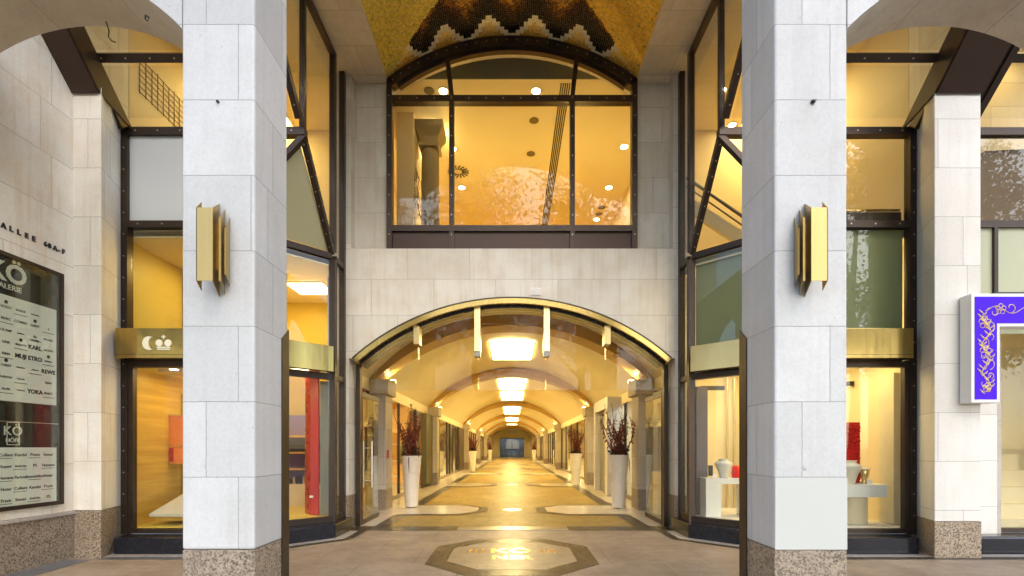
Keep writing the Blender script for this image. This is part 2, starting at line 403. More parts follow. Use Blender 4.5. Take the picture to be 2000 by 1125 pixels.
# ------------------------------------------------------------------ front pillars
def pillar(xi,xo,s,mat,label,guard):
    lo,hi=min(xi,xo),max(xi,xo)
    r=thing('stone_pillar',label,'pillar',((lo+hi)/2,4.615,0))
    m=MB(); m.box(lo,hi,4.3,4.93,.60,6.7); m.build('shaft',mat,r,bevel=.02)  # unseen top ends low so sky light spills into the recess
    m=MB(); m.box(lo+.001,hi-.001,4.301,4.929,0,.597); m.build('plinth',M['granite_b'] ,r,bevel=.01)
    m=MB(); x=xi
    if guard:
        m.prism([(4.80,.003),(4.945,.003),(4.945,2.70),(4.80,2.58)],'x',x-.002 if x<0 else x-.012,x+.012 if x<0 else x+.002)
        m.build('corner_guard',M['bronze'],r)
    return r
pl=pillar(-2.277,-2.918,-1,M['pillar'],'pale limestone pillar with brass lamp beside the directory sign bay',True)
pr=pillar(2.322,2.965,1,M['pillar_b'],'pale limestone pillar with brass lamp and cream painted patch near its foot',True)
m=MB(); m.box(2.326,2.962,4.2965,4.2985,.602,1.235); m.build('painted_patch',M['pale_panel'],pr)
# side arches of the front row
for s,mat in ((-1,M['pillar']),(1,M['pillar_b'])):
    xin=-2.92 if s<0 else 2.967; cx=-4.23 if s<0 else 4.27
    cx=s*(abs(xin)+1.31); Rr=1.81; zc=5.776-Rr
    pts=[]
    tm=math.asin(1.31/Rr)
    for k in range(33):
        t=-tm+2*tm*k/32; pts.append((cx+Rr*math.sin(t),zc+Rr*math.cos(t)))
    lo,hi=cx-1.31,cx+1.31
    poly=pts+[(hi,6.7),(lo,6.7)]  # unseen upper edge kept low to let sky light in over the arch
    r=thing('stone_arch','segmental limestone arch springing from the pillar '+('beside the directory sign wall' if s<0 else 'in front of the purple sign'),'arch',(cx,4.615,0))
    m=MB(); m.prism(poly,'y',4.3005,4.9295); o=m.build('spandrel',mat,r,smooth='auto')
    o.data.materials.append(M['soffit'])  # arch underside gets a warmer colour that stands in for warm light
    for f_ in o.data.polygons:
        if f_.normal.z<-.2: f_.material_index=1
    o2=cx+s*1.31
    m=MB()
    if s<0: m.box(-5.979,o2-.001,4.3,4.93,5.0,6.7); m.build('corbel',mat,r)  # unseen corbel replaces an outer pillar that kept light off the side wall
    else: m.box(o2+.001,o2+.43,4.3,4.93,0,6.7); m.build('outer_pillar',mat,r)
    # metal ring/hook on the soffit
    h=MB()
    if s<0:
        c0=Vector((-3.28,4.62,5.39)); 
        pts=[at(207,42,4.70),at(213,60,4.76),at(212,72,4.8),at(218,80,4.82),at(226,83,4.84)]
        h.tube(pts,.006,6); h.build('cable_end',M['dark'],r); h=MB(); h.tube([at(284,30,4.45),at(291,34,4.45),at(288,41,4.45),at(284,38,4.45),at(284,30,4.45)],.007,6)
    else:
        h.tube([at(1895,0,4.72),at(1897,6,4.72),at(1894,12,4.7)],.006,6)
    h.build('hook',M['dark'],r)
# small dark fixtures on pillar faces
m=MB(); p=at(1588,198,4.29); m.lathe([(.004,-.02),(.018,-.012),(.022,0),(.012,.012),(.003,.018)],p,10); m.tube([p+Vector((0,.02,0)),p+Vector((.02,-.015,.006))],.006,6)
tag(m.build('wall_hook',M['dark'],smooth=True),'small dark hook high on the pillar with the painted patch','hook')
m=MB(); p=at(425,198,4.29); m.disc(p+Vector((0,.012,0)),.012,(0,-1,0),.02,10); tag(m.build('wall_bolt',M['dark']),'small dark bolt high on the pillar beside the directory bay','bolt')
m=MB(); p=at(1574,913,4.2995); m.disc(p,.026,(0,-1,0),.006,18); m.disc(p+Vector((0,-.006,0)),.012,(0,-1,0),.006,12)
tag(m.build('wall_stud',M['pillar_b']),'round stone plug above the cream painted patch','plug')

# ------------------------------------------------------------------ brass wall lamps
def wall_lamp(s,label):
    "three folded brass troughs, stepping down in height towards the entrance"
    if s<0: xs=[(385,416),(428,434),(439,444.5)]; ref=lambda p:p
    Yw=4.298
    r=thing('wall_lamp',label,'wall lamp',(s*2.68,4.2,2.9),'brass wall lamps on the pillars')
    def X(px): return (px-1000)*4.10/F*(-s if s>0 else 1)
    def px2x(px,Y): return (px-1000)*Y/F if s<0 else (1000-px+9)*Y/F
    def fin(name,xa,xb,xw,zt,zb,yf,left):
        # xa..xb front face at yf, flange from xb back to the wall at xw
        m=MB(); t=.006
        top=zt; rise=.14; drop=.07
        m.hexa([(xa,yf,zb),(xb,yf,zb),(xb,yf+t,zb),(xa,yf+t,zb),(xa,yf,top),(xb,yf,top),(xb,yf+t,top),(xa,yf+t,top)])
        dx=t*(-1 if s<0 else 1)
        m.hexa([(xb,yf,zb),(xw,Yw,zb-drop),(xw+dx,Yw,zb-drop),(xb+dx,yf+t,zb),(xb,yf,top),(xw,Yw,top+rise),(xw+dx,Yw,top+rise),(xb+dx,yf+t,top)])
        if left:
            yl=yf+.065; m.hexa([(xa,yf,zb),(xa-dx,yf,zb),(xa-dx,yl,zb-drop*.9),(xa,yl,zb-drop*.9),(xa,yf,top),(xa-dx,yf,top),(xa-dx,yl,top+rise*.55),(xa,yl,top+rise*.55)])
        m.build(name,M['brass_lamp'],r)
    k=-1 if s<0 else 1
    z=lambda py,Y: EYE+(875-py)*Y/F
    a=lambda px,Y: k*abs((px-1000)*Y/F)
    fin('fin',a(383,4.08),a(415,4.08),a(428,4.29)+0.0,z(405,4.08),z(548,4.08),4.08,True)
    fin('fin',a(427,4.14),a(431,4.14),a(438,4.29),z(424,4.14),z(549,4.14),4.14,False)
    fin('fin',a(438,4.19),a(441,4.19),a(448,4.29),z(445,4.19),z(536,4.19),4.19,False)
    m=MB(); m.box(min(a(392,4.28),a(440,4.28)),max(a(392,4.28),a(440,4.28)),4.27,4.298,z(530,4.28),z(440,4.28)); m.build('back_plate',M['brass'],r)
    return r
wall_lamp(-1,'folded brass wall lamp stepping down to the right on the pillar by the directory bay')
wall_lamp(1,'folded brass wall lamp stepping down to the left on the pillar with painted patch')

# ------------------------------------------------------------------ entrance wall with arch (Y 9.0)
AR=4.45; AZ=4.295-AR; tA=math.asin(2.97/AR)
arc=[(AR*math.sin(t),AZ+AR*math.cos(t)) for t in [tA-2*tA*k/48 for k in range(49)]]
zs=arc[0][1]
r=thing('entrance_wall','limestone wall pierced by the wide low arch of the arcade entrance','wall',(0,9.3,0))
poly=[(3.02,.62),(3.02,zs),(2.97,zs)]+arc[1:-1]+[(-2.97,zs),(-3.02,zs),(-3.02,.62),(-3.42,.62),(-3.42,5.19),(3.42,5.19),(3.42,.62)]
m=MB(); m.prism(poly,'y',9.0,9.6); m.build('masonry',M['wall'],r,smooth='auto')
for s in (-1,1):
    m=MB(); m.box(min(s*3.019,s*3.42),max(s*3.019,s*3.42),9.001,9.599,0,.617); m.build('plinth',M['granite'],r)
# upper recessed wall with window opening
WR=(2.33**2+.8**2)/1.6; WZ=9.2-WR; tW=math.asin(2.33/WR)
warc=[(WR*math.sin(t),WZ+WR*math.cos(t)) for t in [tW-2*tW*k/36 for k in range(37)]]
m=MB(); m.prism([(2.33,5.193),(2.33,8.4)]+warc[1:-1]+[(-2.33,8.4),(-2.33,5.193),(-3.42,5.193),(-3.42,9.6),(3.42,9.6),(3.42,5.193)],'y',9.22,9.6)
m.build('upper_masonry',M['wall'],r)
for s in (-1,1):
    m=MB(); m.box(min(s*2.98,s*3.16),max(s*2.98,s*3.16),9.0,9.218,5.193,8.39); m.build('strip_pilaster',M['wall'],r,bevel=.006)
# louvre on the wall
m=MB(); a=at(1036,577,8.99); b=at(1057,562,8.99)
m.box(a.x,b.x,8.985,9.0-.001,a.z,b.z)
for k in range(4): m.box(a.x+.012,b.x-.012,8.972,8.984,a.z+.01+k*.033,a.z+.03+k*.033)
tag(m.build('air_vent',M['white_paint']),'small brass louvred vent above the crown of the entrance arch','vent')
# plate on jamb
m=MB(); a=at(1322,876,8.99); b=at(1333,830,8.99); m.box(a.x,b.x,8.988,8.999,a.z,b.z); tag(m.build('notice_plate',M['pale_panel']),'small pale notice plate on the jamb of the entrance arch','plate')

# portal: brass trim, glass, fins
r=thing('entrance_portal','brass rimmed glass fanlight filling the entrance arch','glass portal',(0,9.2,0))
tb=math.asin(2.955/AR)
m=MB(); m.arcband(0,AZ,AR-.115,AR-.022,-tb,tb,8.985,9.12,60); m.build('brass_rim',M['brass_rim'],r,smooth='auto')
m=MB(); m.arcband(0,AZ,AR-.021,AR-.003,-tb,tb,8.97,9.13,60); m.build('rim_edge',M['bronze'],r,smooth='auto')
m=MB(); m.arcband(0,AZ,AR-.16,AR-.004,-tb,tb,9.145,9.58,60); m.build('dark_reveal',M['blackstone'],r,smooth='auto')
gr=AR-.165; tg=math.asin(2.90/gr)
ga=[(gr*math.sin(t),AZ+gr*math.cos(t)) for t in [tg-2*tg*k/40 for k in range(41)]]
cuts=[-2.9,-1.79,-.645,.645,1.79,2.9]
for a,b in zip(cuts[:-1],cuts[1:]):
    a2,b2=a+.006,b-.006; n=12
    top=[(b2+(a2-b2)*k/n,AZ+math.sqrt(gr*gr-(b2+(a2-b2)*k/n)**2)) for k in range(n+1)]
    m=MB(); m.prism([(a2,2.61),(b2,2.61)]+top,'y',9.33,9.345); m.build('pane',M['glass_fan'],r)
for x,y0,y1 in ((-.65,592,686),(.65,592,686),(-1.79,633,672),(1.79,633,672)):
    zt=EYE+(875-y0)*9.1/F; zb=EYE+(875-y1)*9.1/F
    m=MB(); m.box(x-.058,x+.058,9.10,9.32,zb,zt-.06 if abs(x)<1 else zt-.03)
    fo=m.build('brass_fin',M['brass_pale'],r,bevel=.004)
    if abs(x)<1:
        m=MB(); m.box(x-.055,x+.055,9.12,9.32,zb-.09,zb-.002); m.build('patch_fitting',M['greycol'],fo)
for s in (-1,1):
    m=MB(); m.box(min(s*2.9,s*2.985),max(s*2.9,s*2.985),9.28,9.40,.005,3.1); m.build('jamb_frame',M['bronze'],r)
# open door leaves
for s in (-1,1):
    r=thing('glass_door','frameless glass door leaf folded open '+('with a long steel pull handle' if s<0 else 'without a handle, beside the cream doorway'),'door',(s*2.92,9.45,0))
    m=MB(); m.box(s*2.925-.006,s*2.925+.006,9.45,10.62,.02,2.58); m.build('leaf',M['glass_door'],r)
    m=MB(); m.box(s*2.925-.022,s*2.925+.022,9.42,10.62,.012,.10); m.box(s*2.925-.022,s*2.925+.022,9.42,10.62,2.5,2.59); m.box(s*2.925-.03,s*2.925+.03,9.41,9.449,.012,2.59); m.build('rail',M['bronze'],r)
    if s<0:
        hm=MB()
        for d in (-.085,.085):
            hm.tube([(s*2.925+d,9.86,.70),(s*2.925+d,9.86,1.64)],.019,10)
        for z in (.84,1.50): hm.tube([(s*2.925-.085,9.86,z),(s*2.925+.085,9.86,z)],.012,8)
        hm.build('handle',M['steel'],r,smooth='auto')

# ------------------------------------------------------------------ upper arched window
r=thing('arched_window','large bronze framed arched window above the entrance arch','window',(0,9.3,5.2))
m=MB(); fw=.15
m.arcband(0,WZ,WR-fw,WR+.02,-tW,tW,9.10,9.26,50)
m.arcband(0,WZ,WR-fw-.06,WR-fw,-tW*.955,tW*.955,9.16,9.26,50)
zsill=EYE+(875-450)*9.2/F; zbot=5.20; ztr=EYE+(875-198)*9.2/F; 
for s in (-1,1): m.box(min(s*2.25,s*2.35),max(s*2.25,s*2.35),9.10,9.258,zbot,8.42)
xm=1.135
for s in (-1,1):
    m.box(s*xm-.045,s*xm+.045,9.115,9.255,zbot+.001,ztr-.061)
    tx=s*1.27; 
    m.bar((s*xm-s*.0,9.185,ztr+.06),(s*1.215,9.185,WZ+math.sqrt((WR-fw)**2-1.215**2)-.0),.085,.13,up=(0,1,0))
m.box(-2.249,2.249,9.112,9.252,ztr-.06,ztr+.06)
m.box(-2.249,2.249,9.108,9.250,zsill-.05,zsill+.06)
m.box(-2.249,2.249,9.109,9.251,zbot+.001,zbot+.04)
fr_=m
m=MB()
for z in (ztr,):
    for k in range(14): m.disc((-2.1+k*.323,9.11,z),.011,(0,-1,0),.008,8)
for s in (-1,1):
    for k in range(8): m.disc((s*2.30,9.099,zbot+.3+k*.37),.011,(0,-1,0),.008,8); m.disc((s*xm,9.114,zbot+.3+k*.37),.011,(0,-1,0),.008,8)
for k in range(26):
    t=-tW*.97+2*tW*.97*k/25; m.disc(((WR-.06)*math.sin(t),9.099,WZ+(WR-.06)*math.cos(t)),.011,(0,-1,0),.008,8)
fr_.build('frame',M['bronze'],r,second=(m,M['bolt']))
for a,b in ((-2.25,-xm-.045),(-xm+.045,xm-.045),(xm+.045,2.25)):
    m=MB(); m.box(a+.002,b-.002,9.19,9.202,zsill+.06,ztr-.06); m.build('pane',M['glass_up'],r)
    m=MB(); m.box(a+.002,b-.002,9.16,9.20,zbot+.042,zsill-.052); m.build('apron_panel',M['bronze_panel'],r)
def toppane(a,b,skewa,skewb):
    n=12; rr=WR-fw-.03
    def top(x): return WZ+math.sqrt(rr*rr-x*x)
    pts=[(a,ztr+.062),(b,ztr+.062)]+[(b+skewb+((a+skewa)-(b+skewb))*k/n, top(b+skewb+((a+skewa)-(b+skewb))*k/n)) for k in range(n+1)]
    MB().prism(pts,'y',9.19,9.202).build('pane',M['glass_win'],r)
toppane(-xm+.05,xm-.05,-.08,.08); 
toppane(-2.2,-xm-.05,.0,-.08); toppane(xm+.05,2.2,.08,0)

# ------------------------------------------------------------------ mosaic vault
def mosaic():
    R0=3.74+.05; R0=(2.36**2+.8**2)/1.6; z0=9.24-R0; sm=R0*math.asin(2.36/R0)
    ts=.036; y0,y1=5.0,9.215
    verts=[];faces=[];cols=[]
    rnd=random.Random(3)
    ns=int(2*sm/ts); nv=int((y1-y0)/ts)
    def colour(s,v):
        j=rnd.uniform(-1,1); v=v-.10
        inside=abs(s)<2.40-1.22*max(0,v)
        if not inside:
            base=(.80,.50,.07) if s>0 else (.70,.54,.10)
            k=1+.22*j
            if rnd.random()<.015: return (.34,.24,.06)
            return tuple(c*k for c in base)
        ph=((s+ .415)/.83)%1.0; tri=1-abs(2*((s/.83)%1.0)-1)   # peaks between
        q=math.floor(tri*6)/6.0
        zig=.05+.46*q
        w=v-zig
        if w<0:
            if w>-.15: return tuple(c*(1+.12*j) for c in (.85,.76,.52))
            if v>.10+.06*j: return (.90+.08*j,.64+.08*j,.20)
            return (.62+.12*j,.36+.08*j,.06)
        if v<.06: return (.7,.62,.45)
        w=v-(.05+.46*tri)+.07*j
        if w<.30: return (.008,.005,.004)
        if w<.44: return (.045+.03*j,.014+.008*j,.006)
        if w<.60: return (.20+.1*j,.075+.04*j,.015)
        if w<.82: return (.48+.18*j,.24+.09*j,.04)
        return (.72+.15*j,.42+.1*j,.06)
    for i in range(ns):
        s0=-sm+i*2*sm/ns; s1=s0+2*sm/ns*.955
        for k in range(nv):
            v0=k*ts; ya=y1-v0; yb=ya-ts*.955
            ta,tb2=s0/R0,s1/R0
            j=[rnd.gauss(0,.0009) for _ in range(3)]
            n=len(verts)
            for (t,y,h) in ((ta,ya,j[0]),(tb2,ya,j[1]),(tb2,yb,j[2]),(ta,yb,j[0]+j[2]-j[1])):
                rr=R0+h; verts.append((rr*math.sin(t),y,z0+rr*math.cos(t)))
            faces.append((n,n+1,n+2,n+3)); cols.append(colour((s0+s1)/2,v0+ts/2))
    me=bpy.data.meshes.new('mosaic'); me.from_pydata(verts,[],faces)
    at_=me.color_attributes.new('tessera','FLOAT_COLOR','CORNER')
    buf=[]
    for c in cols: buf += [max(0,c[0]),max(0,c[1]),max(0,c[2]),1]*4
    at_.data.foreach_set('color',buf)
    t=NT('gold_mosaic'); a=t.n('ShaderNodeVertexColor',layer_name='tessera')
    t.bsdf(Base_Color=a.outputs[0],Metallic=.0,Roughness=.42,Specular_IOR_Level=.12)
    me.materials.append(t.m)
    r=thing('mosaic_vault','gold mosaic barrel vault with dark zigzag pattern above the arched window','vault',(0,9.2,8.4))
    o=bpy.data.objects.new('tesserae',me); col.objects.link(o); o.parent=r; o.location=(0,-9.2,-8.4); ROOT[o.name]=Vector((0,9.2,8.4))
    m=MB(); tt=math.asin(2.36/R0); m.arcband(0,z0,R0+.006,R0+.12,-tt,tt,4.99,9.215,40); m.build('shell',M['soffit'],r,smooth='auto')
mosaic()
for s in (-1,1):
    m=MB(); m.box(min(s*2.345,s*3.40),max(s*2.345,s*3.40),4.94,9.0,8.405,8.9); m.box(min(s*2.345,s*2.98),max(s*2.345,s*2.98),9.0,9.217,8.405,8.9)
    tag(m.build('stone_soffit',M['soffit'],bevel=.01),'flat limestone soffit between the mosaic vault and the glazed bay '+('near the directory wall' if s<0 else 'near the purple sign'),'soffit')
m=MB(); m.box(-9.5,9.5,4.95,21,9.61,10.2); struct(m.build('upper_floor_slab',M['soffit']),'heavy stone faced floor slab closing the building overhead','ceiling')  # unseen slab, front edge set back to let in sky light

# ------------------------------------------------------------------ piers and side wall
r=thing('stone_pier','beige limestone pier standing between directory wall and moon and crown shopfront','pier',(-5.8,6.9,0))
PL=[(-5.98,6.63),(-5.60,6.63),(-5.79,7.2),(-5.79,7.4),(-6.4,7.4),(-6.4,6.63)]
MB().prism(PL,'z',.648,6.42).build('shaft',M['pier'],r,bevel=.008)
MB().prism([(-5.98,6.625),(-5.597,6.625),(-5.787,7.2),(-5.787,7.4),(-6.39,7.4),(-6.39,6.625)],'z',0,.645).build('plinth',M['granite'],r)
r=thing('stone_pier','pale limestone pier carrying the purple sign','pier',(6.1,6.9,0))
MB().prism([(5.76,6.63),(6.39,6.63),(6.39,7.4),(5.99,7.4),(5.99,7.2)],'z',.50,6.42).build('shaft',M['pier_b'],r,bevel=.008)
MB().prism([(5.757,6.625),(6.393,6.625),(6.393,7.4),(5.987,7.4),(5.987,7.2)],'z',0,.497).build('plinth',M['granite'],r)
r=thing('side_wall','stained beige limestone side wall holding the directory','wall',(-6.2,5.5,0))
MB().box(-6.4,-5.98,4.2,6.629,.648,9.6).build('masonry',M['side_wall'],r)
MB().box(-6.4,-5.96,4.2,6.624,0,.60).build('plinth',M['granite_b'],r)
MB().box(-6.4,-5.93,4.2,6.623,.603,.645).build('ledge',M['edge_stone'],r,bevel=.006)
# raised wall lettering
m=MB()
for ch,px in zip('ALLEE',(8,27,46,64,82)): pass
def wy(px): return 950*5.98/(1000-px)
for ch,px in (('A',6),('L',21),('L',36),('E',51),('E',65),('6',88),('0',96),('A',107),('-',115),('F',123),('S',-10),('G',-27),('I',-39),('N',-52),('Ö',-68),('K',-85)):
    text_into(m,ch,(-5.975,wy(px),4.11),(0,1,0),(0,0,1),.085,.006,bold=.004)
tag(m.build('wall_lettering',M['dark']),'small dark raised letters ALLEE 60A-F on the limestone side wall','lettering')
# directory
r=thing('directory_board','tall glazed directory board with white tenant panels on the side wall','sign',(-5.95,5.7,.7))
ya,yb=4.97,wy(118); za,zb=.76,3.80
m=MB()
m.box(-5.979,-5.93,ya,yb,zb-.05,zb); m.box(-5.979,-5.93,ya,yb,za,za+.05); m.box(-5.979,-5.93,yb-.05,yb,za+.05,zb-.05); m.box(-5.979,-5.93,ya,ya+.05,za+.05,zb-.05); m.build('frame',M['bronze'],r)
MB().box(-5.979,-5.965,ya+.05,yb-.05,za+.05,zb-.05).build('backing',plain('directory_black',(.018,.020,.019),.2,0,3,.3),r)
yr=wy(107)
tp=MB(); tp.box(-5.964,-5.958,ya+.06,yr,EYE+(875-792)*yr/F-.0,EYE+(875-606)*yr/F); white1=tp.build('tenant_panel',plain('directory_panel',(.93,.93,.86),.4,0,2,.05),r)
tp=MB(); tp.box(-5.964,-5.958,ya+.06,yr,EYE+(875-982)*yr/F,EYE+(875-874)*yr/F); tp.build('tenant_panel',white1.data.materials[0],r)
MB().box(-5.9645,-5.961,ya+.06,yr+.05,EYE+(875-828)*yr/F-.004,EYE+(875-828)*yr/F+.004).build('divider',M['steel'],r)
m=MB()
text_into(m,'KÖ',(-5.962,wy(12),3.57),(0,1,0),(0,0,1),.31,.003,bold=.008)
text_into(m,'GALERIE',(-5.962,wy(12),3.405),(0,1,0),(0,0,1),.088,.003,bold=.0)
text_into(m,'KÖ',(-5.962,wy(22.5),1.70),(0,1,0),(0,0,1),.155,.003)
text_into(m,'HÖFE',(-5.962,wy(22.5),1.59),(0,1,0),(0,0,1),.068,.003)
y0=wy(10);y1=wy(35)
for q in ((y0,y1,1.535,1.543),(y0,y1,1.80,1.808),(y0,y0+.008,1.535,1.808),(y1-.008,y1,1.535,1.808)): m.box(-5.963,-5.959,*q)
m.build('white_lettering',M['white_letters'],r)
m=MB(); rr=random.Random(5)
zt0=EYE+(875-606)*yr/F; zb0=EYE+(875-792)*yr/F
words=[['HUGO','BASLER','Hunkemöller','','GANT'],['MARC','COMMA','GANT','f'],['OLYMP','strellson','illy','MICHAEL'],['LINK','BUGATTI','KARL','LACOSTE'],['RIMA','MUJI','ETRO','Spielmann'],['CHRIST','Reisebüro','pinkie.de','REWE'],['SUBWAY','Coffee Bar','','Salon'],['Apollo','Parfümerie','YOKA','SELECT']]
cols_=[wy(-60),wy(-12) ,wy(38),wy(66),wy(90)]
cols_=[wy(8),wy(37),wy(65),wy(91)]
n=0
for i in range(8):
    z=zt0-.14-i*(zt0-zb0-.2)/7.6
    for j,y in enumerate(cols_+[wy(-30),wy(-70),wy(-110)]):
        w=(words[i]+['VERO','Optik','Schuhe'])[j] if j<len(words[i])+3 else ''
        if not w: continue
        if j>3: w=('Mode','Café','Blumen','Optik','Uhren','Papier','Wolle','Tee')[(i+j)%8]
        big=w in('MUJI','REWE','KARL','ETRO','YOKA')
        text_into(m,w,(-5.9565,y,z),(0,1,0),(0,0,1),.07 if big else min(.042,.22/max(4,len(w))),.001,bold=.003 if big else .0008)
        if w in ('illy',): m.box(-5.957,-5.956,y-.05,y+.05,z-.06,z-.035)
        if (i*3+j)%5==0: m.disc((-5.957,y,z+.06),.022,(1,0,0),.001,10)
        if (i+j)%3==1: m.box(-5.957,-5.956,y-.08,y+.08,z-.055,z-.048)
zt0=EYE+(875-874)*yr/F; zb0=EYE+(875-982)*yr/F
for i in range(5):
    z=zt0-.09-i*.135
    for j,y in enumerate(cols_+[wy(-30),wy(-70)]):
        w=('Colliers','Kanzlei','Praxis','Steuer','invicto','P5','Humana','Partner','Immobilien','Notar')[(i*3+j)%10]
        text_into(m,w,(-5.9565,y,z),(0,1,0),(0,0,1),.05,.001,bold=.0006)
        if (i+j)%2==0: m.box(-5.957,-5.956,y-.09,y+.07,z-.042,z-.036)
m.build('tenant_lettering',M['ink'],r)
MB().box(-5.945,-5.937,ya+.051,yb-.051,za+.051,zb-.051).build('cover_glass',glass('directory_glass',(.93,.95,.92),1.5,.06),r)

# ------------------------------------------------------------------ glazed bays
ZT0,ZT1=6.14,6.25      # beam at the foot of the sloping glass
ZM0,ZM1=4.77,4.87
SUM=13.45
def bay(s):
    Xo=5.79 if s<0 else 5.99; Xi=3.12
    A=Vector((s*Xi,8.46,0)); C=Vector((s*4.33,7.25,0))
    near='beside the directory wall' if s<0 else 'beside the purple sign pier'
    shop='moon and crown' if s<0 else 'red vase'
    def pt(v,z): return (v.x,v.y,z)
    # --- front shopfront
    r=thing('shopfront',('bronze framed shopfront with moon and crown emblem on its brass fascia' if s<0 else 'bronze framed shopfront showing red panel and white vases'),'shopfront',(s*5.1,7.25,0))
    m=MB(); x0,x1=sorted((s*(Xo-.005),s*(Xo-.10)))
    m.box(x0,x1,7.19,7.31,.23,6.139)
    xa,xb=sorted((s*(Xo-.10),s*4.38))
    m.box(xa,xb,7.2,7.3,ZM0,ZM1); m.box(xa,xb,7.205,7.298,2.70,2.79); m.box(xa,xb,7.203,7.298,.232,.30)
    m.box(s*4.33-.05,s*4.33+.05,7.195,7.305,.231,ZM0-.001)
    x2,x3=sorted((s*(Xo-.10),s*(Xo-.17))); m.box(x2,x3,7.21,7.29,.30,2.70)
    fr_=m
    m=MB()
    for k in range(18): m.disc((s*(Xo-.05),7.19,.5+k*.32),.011,(0,-1,0),.008,8)
    for zz in ((ZM0+ZM1)/2,): 
        for k in range(4): m.disc((s*(Xo-.25-k*.36),7.2,zz),.011,(0,-1,0),.008,8)
    fr_.build('frame',M['bronze'],r,second=(m,M['bolt']))
    MB().box(xa+.02,xb-.02,7.245,7.257,.30,2.70).build('display_pane',M['glass_win'],r)
    MB().box(xa+.02,xb-.02,7.245,7.257,2.79,ZM0).build('clerestory_pane',M['glass_win'],r)
    if s<0: MB().box(xa+.0,xb,7.24,7.262,ZM1+.001,ZT0-.001).build('frosted_panel',M['frost'],r)
    else:
        MB().box(xa+.0,xb,7.245,7.257,ZM1+.001,ZT0-.001).build('upper_pane',M['glass_win'],r)
        m=MB(); m.box(xa,xb,7.36,7.42,ZM1+.05,ZM1+.20); m.build('sill_board',M['bronze'],r); m=MB(); m.tube([(xa,7.39,ZM1+.24),(xb,7.39,ZM1+.24)],.02,8); m.build('sill_rail',M['brass'],r)
    if s>0: MB().box(xa+.03,xb-.03,7.30,7.32,2.80,ZM0-.01).build('backing_panel',M['olive_panel'],r)
    fx=sorted((s*(5.67 if s<0 else 5.74),s*4.30))
    fo=MB().box(fx[0],fx[1],6.95,7.198,2.785,3.215).build('fascia',M['brass'],r,bevel=.006)
    MB().box(fx[0]+.01,fx[1]-.01,6.947,6.9495,2.835,2.839).build('seam',M['bronze'],fo)
    if s<0:
        e=MB(); yq=6.944
        cx,cz,Rm=(291-1000)*6.94/F,EYE+(875-670)*6.94/F,.098
        n=20; o_=[]; i_=[]
        for k in range(n+1):
            a=R(62+236*k/n); o_.append((cx+Rm*math.cos(a),cz+Rm*math.sin(a)))
            b=R(90+180*k/n); i_.append((o_[0][0]+.055*math.cos(b)*1.0,cz+Rm*.88*math.sin(b)))
        e.prism(o_+i_[::-1],'y',yq-.004,yq+.004)
        kx=(319-1000)*6.94/F; kz=cz-.098
        e.prism([(kx-.088,kz),(kx+.088,kz),(kx+.094,kz+.020),(kx-.094,kz+.020)],'y',yq-.004,yq+.004)
        e.prism([(kx-.094,kz+.028),(kx+.094,kz+.028),(kx+.100,kz+.046),(kx-.100,kz+.046)],'y',yq-.004,yq+.004)
        for q in (-1,1):
            e.prism([(kx+q*.052+.050*math.cos(t)+q*.012,kz+.100+.050*math.sin(t)) for t in [2*math.pi*k/18 for k in range(18)]],'y',yq-.003,yq+.003)
        e.prism([(kx-.008,kz+.155),(kx+.008,kz+.155),(kx+.008,kz+.215),(kx-.008,kz+.215)],'y',yq-.004,yq+.003)
        e.prism([(kx-.030,kz+.180),(kx+.030,kz+.180),(kx+.030,kz+.196),(kx-.030,kz+.196)],'y',yq-.0035,yq+.0035)
        e.build('emblem',M['emblem'],fo)
    xe=5.62 if s<0 else 5.74
    MB().prism([(s*xe,6.85),(s*4.2,6.85),(s*4.33,7.2),(s*(xe+.1),7.2)],'z',0,.232).build('plinth',M['blackstone'],r,bevel=.02)
    # --- corner shopfront (45 degrees)
    r=thing('corner_shopfront',('angled corner shopfront with tall red panel behind glass' if s<0 else 'angled corner shopfront with white table and vase inside'),'shopfront',(s*3.72,7.85,0))
    d=(A-C).normalized(); nrm=Vector((d.y,-d.x,0)); 
    if nrm.y>0: nrm=-nrm
    Cc=C+d*.055; Aa=A-d*.03
    def lat(z0,z1,t,o=0.0,a=Cc,b=Aa):
        a=a+nrm*o;b=b+nrm*o
        return [(a.x-nrm.x*t/2,a.y-nrm.y*t/2,z0),(b.x-nrm.x*t/2,b.y-nrm.y*t/2,z0),(b.x+nrm.x*t/2,b.y+nrm.y*t/2,z0),(a.x+nrm.x*t/2,a.y+nrm.y*t/2,z0)]+[(a.x-nrm.x*t/2,a.y-nrm.y*t/2,z1),(b.x-nrm.x*t/2,b.y-nrm.y*t/2,z1),(b.x+nrm.x*t/2,b.y+nrm.y*t/2,z1),(a.x+nrm.x*t/2,a.y+nrm.y*t/2,z1)]
    m=MB()
    m.hexa(lat(.232,.32,.1)); m.hexa(lat(2.68,2.79,.1)); m.hexa(lat(ZM0,ZM1,.1))
    m.box(A.x-.055,A.x+.055,8.42,8.53,.232,ZM0-.001)
    m.box(A.x-.05,A.x+.05,8.90,8.99,.232,8.40)
    m.box(A.x-.045,A.x+.045,8.42,8.53,ZM1+.05,8.40)
    for z in (.28,2.74,4.82): m.box(A.x-.04,A.x+.04,8.532,8.898,z-.045,z+.045)
    m.build('frame',M['bronze'],r)
    a2=Cc; b2=Aa-d*.02
    MB().hexa(lat(.32,2.68,.012,0,a2,b2)).build('display_pane',M['glass_win'],r)
    MB().hexa(lat(2.79,ZM0,.012,0,a2,b2)).build('clerestory_pane',M['glass_win'],r)
    if s>0: MB().hexa(lat(2.80,ZM0-.01,.02,-.08,a2,b2)).build('backing_panel',M['olive_panel'],r)
    m=MB()
    for z0,z1 in ((.325,2.695),(2.785,4.775),(4.87,8.395)): m.box(A.x-.006,A.x+.006,8.533,8.897,z0,z1)
